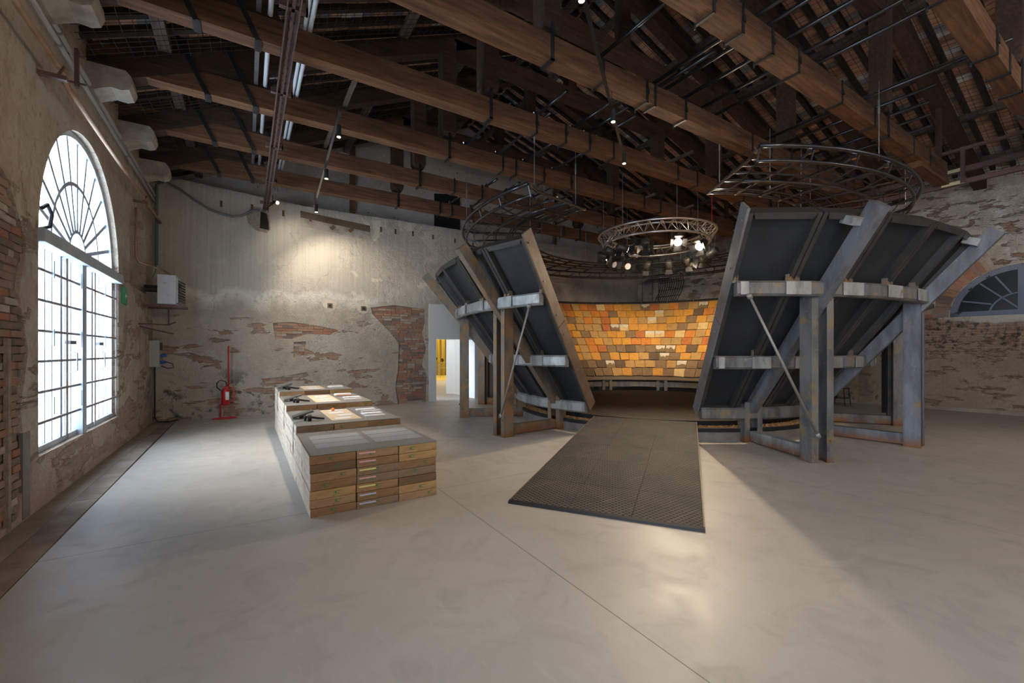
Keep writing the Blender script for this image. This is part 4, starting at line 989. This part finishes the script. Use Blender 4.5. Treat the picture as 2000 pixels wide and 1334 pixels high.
o = MB().box((1.30, 7.35+.42, H[2]+.0215), (1.56, 7.35+.56, H[2]+.05)).build('bound_book', [M['paper']], loc=(1.3, 7.77, H[2]+.0215)); tag(o, 'thick white bound book with orange edge on the third step', 'book')
MB().box((1.29, 7.352+.41, H[2]+.0215), (1.565, 7.352+.418, H[2]+.03)).build('orange_edge', M['orange'], o)
o = MB().tube([(1.06, 6.55, H[1]+.011), (1.06, 6.55, H[1]+.03), (1.06, 6.55, H[1]+.05)], [.02, .03, .01], 8).build('orange_knob', M['orange'], loc=(1.06, 6.55, H[1])); tag(o, 'small round orange object on the papers of the second step', 'ornament')

# ================================================================ WALL ITEMS
t_ = thing('fire_extinguisher', 'red fire extinguisher on a red pole stand against the far plaster wall', 'fire extinguisher', (-.38, 11.45, 0))
ex, ey = -.38, 11.45
MB().tube([(ex, ey, .30), (ex, ey, .32), (ex, ey, .60), (ex, ey, .66), (ex, ey, .69)], [.07, .085, .085, .06, .03], 16).build('cylinder', M['red'], t_, True)
MB().box((ex-.0, ey-.092, .42), (ex+.065, ey-.082, .60)).build('instruction_label', M['paper'], t_)
MB().tube([(ex-.01, ey, .70), (ex+.03, ey, .74), (ex+.08, ey, .78)], .014, 6).box((ex-.03, ey-.02, .68), (ex+.05, ey+.02, .71)).build('valve_lever', M['red'], t_)
MB().tube([(ex+.03, ey, .72), (ex+.0, ey-.02, .82), (ex-.09, ey-.03, .86), (ex-.16, ey-.03, .80), (ex-.16, ey-.02, .70), (ex-.1, ey-.01, .64), (ex-.07, ey-.03, .62)], .012, 7).build('hose', M['black'], t_, True)
MB().tube([(ex+.05, ey+.08, .66), (ex+.05, ey+.1, 1.62)], .016, 8).tube([(ex+.05, ey+.09, .68), (ex+.13, ey+.07, .67), (ex+.155, ey+.05, .60), (ex+.155, ey+.04, .40), (ex+.12, ey+.04, .35), (ex+.06, ey+.06, .35)], .014, 7).tube([(ex-.10, ey+.05, .03), (ex-.10, ey+.05, .30), (ex-.06, ey+.06, .36), (ex+.05, ey+.08, .40), (ex+.05, ey+.08, .68)], .016, 7).build('stand_pole', M['red'], t_, True)
MB().tube([(ex-.24, ey-.08, .015), (ex-.10, ey-.12, .015), (ex+.14, ey-.10, .015), (ex+.2, ey-.04, .015), (ex+.14, ey+.04, .015), (ex-.1, ey+.05, .015), (ex-.24, ey-.08, .015)], .015, 7).build('base_ring', M['red'], t_, True)
# gas heater
t_ = thing('wall_heater', 'weathered white gas heater box bracketed to the left wall near the corner', 'heater', (XL, 11.0, 2.5))
hx0, hy0 = XL+.22, 10.55
MB().box((hx0, hy0, 2.42), (hx0+.28, hy0+.62, 2.98)).build('casing', M['heater'], t_)
MB().box((hx0+.28, hy0+.04, 2.45), (hx0+.31, hy0+.58, 2.95)).build('front_frame', M['greybox'], t_)
for k in range(8): MB().beam((hx0+.31, hy0+.06, 2.50+k*.055), (hx0+.37, hy0+.56, 2.50+k*.055), .012, .03).build('louvre', M['iron'], t_)
MB().tube([(XL, hy0+.2, 2.72), (hx0, hy0+.2, 2.72)], .07, 10).build('flue', M['iron'], t_)
for q_ in (.1, .5): MB().box((XL, hy0+q_, 2.36), (hx0+.42, hy0+q_+.06, 2.41)).build('bracket', M['redbrown'], t_)
MB().tube([(XL+.04, 9.75, 4.0), (XL+.04, 9.75, 3.15), (XL+.06, 9.82, 3.07), (XL+.3, 10.9, 3.1), (XL+.34, 11.2, 3.08), (XL+.34, 11.2, 2.9)], .018, 7).build('feed_pipe', M['rustpipe'], t_, True)
MB().box((XL+.27, 11.13, 2.9), (XL+.4, 11.25, 2.99)).tube([(XL+.34, 11.2, 2.96), (XL+.5, 11.1, 2.98)], .012, 6).build('valve', M['galv'], t_)
o = thing('wall_bracket', 'empty rusty iron bracket on the left wall below the heater', 'bracket', (XL, 10.7, 2.0))
MB().tube([(XL, 10.2, 2.0), (XL+.35, 10.9, 2.03), (XL+.42, 11.2, 2.1)], .016, 6).tube([(XL, 10.3, 1.96), (XL+.38, 11.2, 1.86)], .014, 6).tube([(XL+.35, 10.9, 2.03), (XL+.35, 10.9, 2.36)], .016, 6).build('bracket_arm', M['redbrown'], o)
t_ = thing('socket_cabinet', 'light grey electrical socket box at the left corner with blue plugs', 'electrical box', (XL, 11.35, 1.2))
MB().box((XL, 11.2, 1.18), (XL+.16, 11.6, 1.72)).build('cabinet', M['greybox'], t_); MB().box((XL+.16, 11.28, 1.52), (XL+.175, 11.5, 1.68)).build('cover', M['frame_blk'], t_)
MB().tube([(XL+.16, 11.35, 1.40), (XL+.26, 11.33, 1.42)], .035, 8).tube([(XL+.16, 11.35, 1.26), (XL+.24, 11.33, 1.28)], .035, 8).build('plug', M['blueplug'], t_)
MB().tube([(XL+.24, 11.33, 1.28), (XL+.36, 11.33, 1.24), (XL+.38, 11.33, 1.16), (XL+.28, 11.33, 1.14), (XL+.17, 11.35, 1.2)], .010, 6).build('plug_cable', M['cable'], t_)
MB().tube([(XL+.05, 11.5, 1.18), (XL+.05, 11.5, .12), (XL+.10, 11.45, .03), (XL+.3, 11.4, .02), (XL+.42, 11.6, .02)], .014, 6).build('supply_cable', M['cable'], t_)
o = MB().box((XL+.005, 11.62, .98), (XL+.06, 11.72, 1.08)).build('wall_socket', M['white'], loc=(XL, 11.67, 1.0)); tag(o, 'small white socket low in the left corner', 'socket')
o = thing('exit_sign', 'small green exit arrow sign on the left wall beside the window', 'sign', (XL, 9.0, 2.35))
MB().box((XL+.002, 8.92, 2.25), (XL+.03, 9.18, 2.52)).build('sign_plate', M['greensign'], o)
MB().add([(XL+.032, 9.02, 2.385), (XL+.032, 9.08, 2.44), (XL+.032, 9.08, 2.40), (XL+.032, 9.14, 2.40), (XL+.032, 9.14, 2.37), (XL+.032, 9.08, 2.37), (XL+.032, 9.08, 2.33)], [tuple(range(7))]).build('arrow', M['paper'], o)
# pipes on left wall
o = thing('rusty_pipe', 'long rusty cream pipe running along the left wall above the window', 'pipe', (XL+.12, 5.5, 4.2))
MB().tube([(XL+.14, -1, 4.22), (XL+.14, 5.9, 4.22), (XL+.14, 5.95, 4.16), (XL+.14, 9.9, 4.18), (XL+.14, 11.5, 4.2)], .026, 8).build('pipe', M['rustpipe'], o, True)
for y in (2.2, 5.93, 9.95): MB().box((XL+.004, y-.2, 4.10), (XL+.2, y-.15, 4.14)).tube([(XL+.14, y-.18, 4.14), (XL+.18, y-.17, 4.24)], .012, 5).build('pipe_bracket', M['redbrown'], o)
for i, z in enumerate((4.63, 4.75)):
    o = thing('conduit', '%s of two thin grey conduits running along the left wall under the corbels' % ('lower', 'upper')[i], 'conduit', (XL+.05, 5.5, z))
    MB().tube([(XL+.05, -1, z+.0), (XL+.05, 11.6, z-.0)], .022, 8).build('tube', M['palegrey'], o, True)
    MB().tube([(XL+.05, y, z) for y in (6.1, 6.13)], .03, 8).tube([(XL+.05, y, z) for y in (9.0, 9.03)], .03, 8).build('coupler', M['galv'], o)
o = thing('iron_clamp', 'rusty iron clamp holding the conduits on the left wall', 'bracket', (XL+.08, 6.5, 4.6)); MB().box((XL+.07, 6.48, 4.4), (XL+.1, 6.54, 4.82)).tube([(XL, 6.51, 4.45), (XL+.16, 6.51, 4.45)], .012, 5).tube([(XL, 6.51, 4.75), (XL+.16, 6.51, 4.75)], .012, 5).build('clamp_bar', M['redbrown'], o)
# grey drooping cable on the back wall
o = MB().tube([(XL+.08, 11.5, 3.3), (XL+.08, 11.5, 4.98), (-1.45, YB-.2, 5.1), (-1.2, YB-.2, 4.98), (-.95, YB-.16, 4.80), (-.7, YB-.15, 4.66), (-.45, YB-.15, 4.59), (-.25, YB-.15, 4.57), (-.08, YB-.15, 4.62), (.06, YB-.15, 4.72), (.18, YB-.15, 4.80), (.27, YB-.15, 4.80)], .026, 8).build('hanging_cable', M['greycable'], smooth=True, loc=(0, YB, 4.6))
tag(o, 'thick grey cable drooping across the top left of the far wall', 'cable')
o = MB().tube([(XL+.09, 11.4, 4.3), (XL+.10, 11.3, 3.2), (XL+.05, 11.25, 3.0)], .008, 5).build('green_wire', M['greencable'], loc=(XL, 11.4, 3)); tag(o, 'thin green wire hanging in the left corner', 'wire')
# iron plate with studs, anchor plates
t_ = thing('iron_wall_plate', 'long rusty iron plate bolted high on the far plaster wall', 'plate', (2, YB, 4.8))
def slabw(m, a, b, c, d, t0, t1):
    return m.hexa([BW(*a, t0), BW(*b, t0), BW(*b, t1), BW(*a, t1), BW(*d, t0), BW(*c, t0), BW(*c, t1), BW(*d, t1)])
slabw(MB(), (1.15, 4.82), (2.83, 4.70), (2.83, 4.87), (1.15, 4.98), -.02, 0).build('plate_bar', M['edge_brown'], t_)
slabw(MB(), (1.15, 4.62), (2.85, 4.48), (2.85, 4.70), (1.15, 4.82), -.012, 0).build('plaster_band', M['stone'], t_)
for x in (1.85, 2.3):
    p = BW(x, 4.68, -.02); MB().beam((p.x, p.y, p.z-.045), (p.x+.09, p.y, p.z+.045), .02, .09, (1, 0, -1)).tube([(p.x+.045, p.y-.03, p.z), (p.x+.045, p.y+.01, p.z)], .025, 6).build('bolt_plate', M['steel_rust'], t_)
for i, (x, z) in enumerate(((1.83, 2.67), (2.66, 2.64))):
    p = BW(x, z); x, y, z = p
    t_ = thing('wall_anchor', 'square rusty wall anchor set in a pale plaster disc, %s of the pair' % ('left', 'right')[i], 'wall anchor', (x, y, z))
    MB().add([(x+.17*math.cos(a)*(1+.1*math.sin(3*a)), y-.004+.01*math.cos(a), z+.14*math.sin(a)) for a in [2*math.pi*k/18 for k in range(18)]]+[(x, y-.012, z)], [(k, (k+1) % 18, 18) for k in range(18)]).build('plaster_disc', TL[7], t_)
    MB().box((x-.06, y-.03, z-.06), (x+.06, y-.005, z+.06)).build('anchor_plate', M['steel_rust'], t_); MB().tube([(x, y-.05, z), (x, y-.02, z)], .03, 8).build('nut', M['iron'], t_)
# red brown hanging channel with tubes (left) into the hole in the back wall
t_ = thing('service_channel', 'red brown perforated steel channel crossing under the beams towards the far wall', 'channel', (.38, 8, 4.78))
m = MB(); m.box((.33, .6, 4.83), (.45, 11.6, 4.84)).box((.33, .6, 4.76), (.34, 11.6, 4.84)).box((.44, .6, 4.76), (.45, 11.6, 4.84)).box((.375, .6, 4.80), (.405, 11.6, 4.83)); m.build('channel', M['redbrown'], t_)
for y in (1.6, 3.2, 4.6, 6.2, 7.9, 9.5, 11): MB().box((.27, y, 4.80), (.52, y+.05, 4.86)).box((.50, y, 4.80), (.52, y+.05, 5.02)).build('cross_bracket', M['redbrown'], t_)
m = MB()
y = 1.0
while y < 11.6: m.box((.36, y, 4.757), (.38, y+.03, 4.7595)).box((.40, y+.05, 4.757), (.42, y+.08, 4.7595)); y += .16
m.build('slots', M['black'], t_)
for i, (x, r_) in enumerate(((.24, .028), (.60, .022), (.66, .026))):
    o = MB().tube([(x, .8, 5.38), (x, 11.7, 5.38)], r_, 8).build('white_pipe', M['whitetube'], smooth=True, loc=(x, 5, 5.38)); tag(o, 'white tube laid over the beams beside the red brown channel, %s from the left' % ORD[i], 'pipe', 'white tubes along the channel')
o = MB().box((.10, 4.4, 5.36), (.15, 11.5, 5.42)).build('grey_rail', M['galv'], loc=(.1, 8, 5.4)); tag(o, 'flat grey steel rail over the beams left of the white tubes', 'rail')
for i, (x, y, z) in enumerate(((1.35, 6.3, 5.45), (1.3, 7.9, 5.45))):
    o = MB().beam((x, y, z), (x, y+1.0, z-.0), .06, .05).build('wood_slat', M['purlin'], loc=(x, y, z)); tag(o, 'short light wooden slat lying across the beams, %s one' % ('nearer', 'farther')[i], 'slat')
MB().add([BW(u, z, -.012) for u, z in [(.0, 4.72), (.05, 4.5), (.2, 4.36), (.42, 4.32), (.50, 4.42), (.47, 4.75), (.3, 4.92), (.12, 4.9)]], [tuple(range(8))]).build('broken_plaster', M['mortar'], bw)
MB().add([BW(u, z, -.018) for u, z in [(.28, 4.42), (.47, 4.40), (.46, 4.60), (.42, 4.78), (.30, 4.82)]], [tuple(range(5))]).build('wall_pocket', M['gap'], bw)
o = thing('end_lamp', 'small bright lamp fixed beside the end of the red brown channel', 'lamp', (.62, 11.3, 4.95)); MB().tube([(.55, 11.35, 4.98), (.62, 11.28, 4.95)], .03, 8).build('lamp_body', M['iron'], o); MB().tube([(.62, 11.28, 4.95), (.63, 11.27, 4.945)], .035, 10).build('lens', M['glow_s'], o)
MB().beam((.44, 11.36, 4.84), (.58, 11.33, 4.97), .02, .02).build('lamp_arm', M['iron'], o)
light('SPOT', 'lamp_beam', (.70, 10.9, 4.85), 38, (1, .88, .68), aim=(2.0, 11.85, 2.4), parent=o, spot_size=R(140), spot_blend=1, shadow_soft_size=.04)
# track lights
def track(a, b, n, label, e):
    a, b = V(a), V(b); t_ = thing('track_light', label, 'track light', tuple((a+b)/2))
    MB().beam(a, b, .035, .035).build('track', M['pipe'], t_)
    for f in n:
        p = a+(b-a)*f; MB().tube([p, (p.x, p.y, 5.1)], .005, 4).build('suspension_wire', M['cable'], t_)
        s = p+V((.03, 0, -.10)); MB().tube([s+V((0, 0, .09)), s-V((0, 0, .08))], .034, 12).build('lamp_can', M['black'], t_)
        MB().tube([s-V((0, 0, .081)), s-V((0, 0, .084))], .026, 12).build('lens', M['glow_s'], t_)
        light('SPOT', 'track_beam', s-V((0, 0, .12)), (e*.5 if f == .96 else e), (1, .86, .68), aim=(V((2.4, 11.85, 2.4)) if f == .96 else s+V((-.15, 0, -4))), parent=t_, spot_size=R(110 if f == .96 else 58), spot_blend=.7, shadow_soft_size=.03)
track((1.10, 6.2, 4.80), (1.32, 10.6, 4.80), (.09, .48, .96), 'thin black lamp track with three small spots above the crates', 300)
track((1.2, 1.9, 4.82), (5.6, 5.25, 4.82), (.30, .69, .94), 'thin black lamp track with small spots aligned with the ramp', 90)
track((9.3, 1.35, 4.85), (12.6, .6, 4.85), (.15, .62), 'thin black lamp track at the top right under the nearest beam', 40)
# double red brown channels along the right side
for i, (z, h) in enumerate(((4.93, .09), (5.18, .10), (5.60, .05))):
    o = MB().box((12.28, -6, z-h/2), (12.36, 11.8, z+h/2)).build('steel_channel', M['redbrown'], loc=(12.3, 3, z)); tag(o, 'red brown steel channel along the right side under the roof, %s of three' % ('lowest', 'middle', 'topmost')[i], 'channel', 'red brown channels on the right')
for k, yt in enumerate(TY):
    o = MB().box((12.24, yt-.32, 4.9), (12.30, yt-.26, 5.62)).build('channel_upright', M['redbrown'], loc=(12.27, yt-.3, 4.9)); tag(o, 'red brown upright joining the right hand channels, %s from the far wall' % ORD[k], 'upright', 'uprights of the right channels')
for i, z in enumerate((4.93, 5.18)):
    o = MB().box((12.262, 2.45, z-.035), (12.278, 2.78, z+.03)).build('sticker', M['label'], loc=(12.27, 2.5, z)); tag(o, 'yellow and white sticker on the %s right hand channel' % ('lower', 'upper')[i], 'sticker')
# cables and conduit grid on the right wall near the far corner
o = thing('cable_bundle', 'bundle of parallel black cables dropping down behind the tiled bowl', 'cables', (14.3, 11.2, 4))
for k in range(11):
    y0 = 11.75-.10*k; x0 = XR(y0)-.14; m = MB()
    m.tube([(x0-1.9, y0-1.0, 4.0), (x0-.6, y0-.5, 4.5), (x0-.12, y0-.32, 4.48), (x0, y0-.30, 4.2), (x0, y0-.22, 3.9), (x0, y0+.05, 3.45), (x0, y0+.08, 2.2)], .014, 5); m.build('cable', M['cable'], o)
for z, dy in ((4.25, -.3), (3.95, -.22), (3.7, -.1), (3.45, .05)):
    MB().beam((XR(11.8)-.16, 11.8+dy, z), (XR(10.7)-.16, 10.7+dy, z), .02, .02).build('cable_tie_bar', M['iron'], o)
o = thing('conduit_grid', 'grid of thin grey conduits fixed on the right wall near the far corner', 'conduit', (14.4, 12, 4))
for y in (12.45, 11.95, 11.65): MB().tube([(XR(y)-.04, y, 2.4), (XR(y)-.04, y, 4.5 if y > 12 else 5.3)], .018, 6).build('upright_conduit', M['greycable'], o)
for z in (4.35, 3.45): MB().tube([(XR(12.5)-.06, 12.5, z), (XR(10.7)-.06, 10.7, z)], .018, 6).build('cross_conduit', M['greycable'], o)
MB().tube([(XR(11.65)-.04, 11.65, 5.3), (XR(12.2)-.04, 12.2, 5.34)], .018, 6).build('bend', M['greycable'], o)
# extra dark uprights behind the bowl seen past the right trestles
o = MB().box((13.2, 3.9, 0), (13.3, 4.05, 3.2)).build('dark_upright', M['black'], loc=(13.25, 4.0, 0)); tag(o, 'black steel upright standing behind the right trestle posts', 'upright')
# stools
for i, (x, y) in enumerate(((14.1, 5.25), (14.25, 5.8))):
    t_ = thing('stool', ('nearer', 'farther')[i]+' of the two thin black metal stools by the right wall', 'stool', (x, y, 0), 'black stools by the right wall')
    MB().box((x-.17, y-.17, .46), (x+.17, y+.17, .48)).build('seat', M['black'], t_)
    for sx in (-1, 1):
        for sy in (-1, 1): MB().tube([(x+sx*.15, y+sy*.15, .46), (x+sx*.19, y+sy*.19, 0)], .011, 6).build('leg', M['iron'], t_)
    MB().tube([(x-.17, y-.17, .2), (x+.17, y-.17, .2), (x+.17, y+.17, .2), (x-.17, y+.17, .2), (x-.17, y-.17, .2)], .008, 5).build('stretcher', M['iron'], t_)
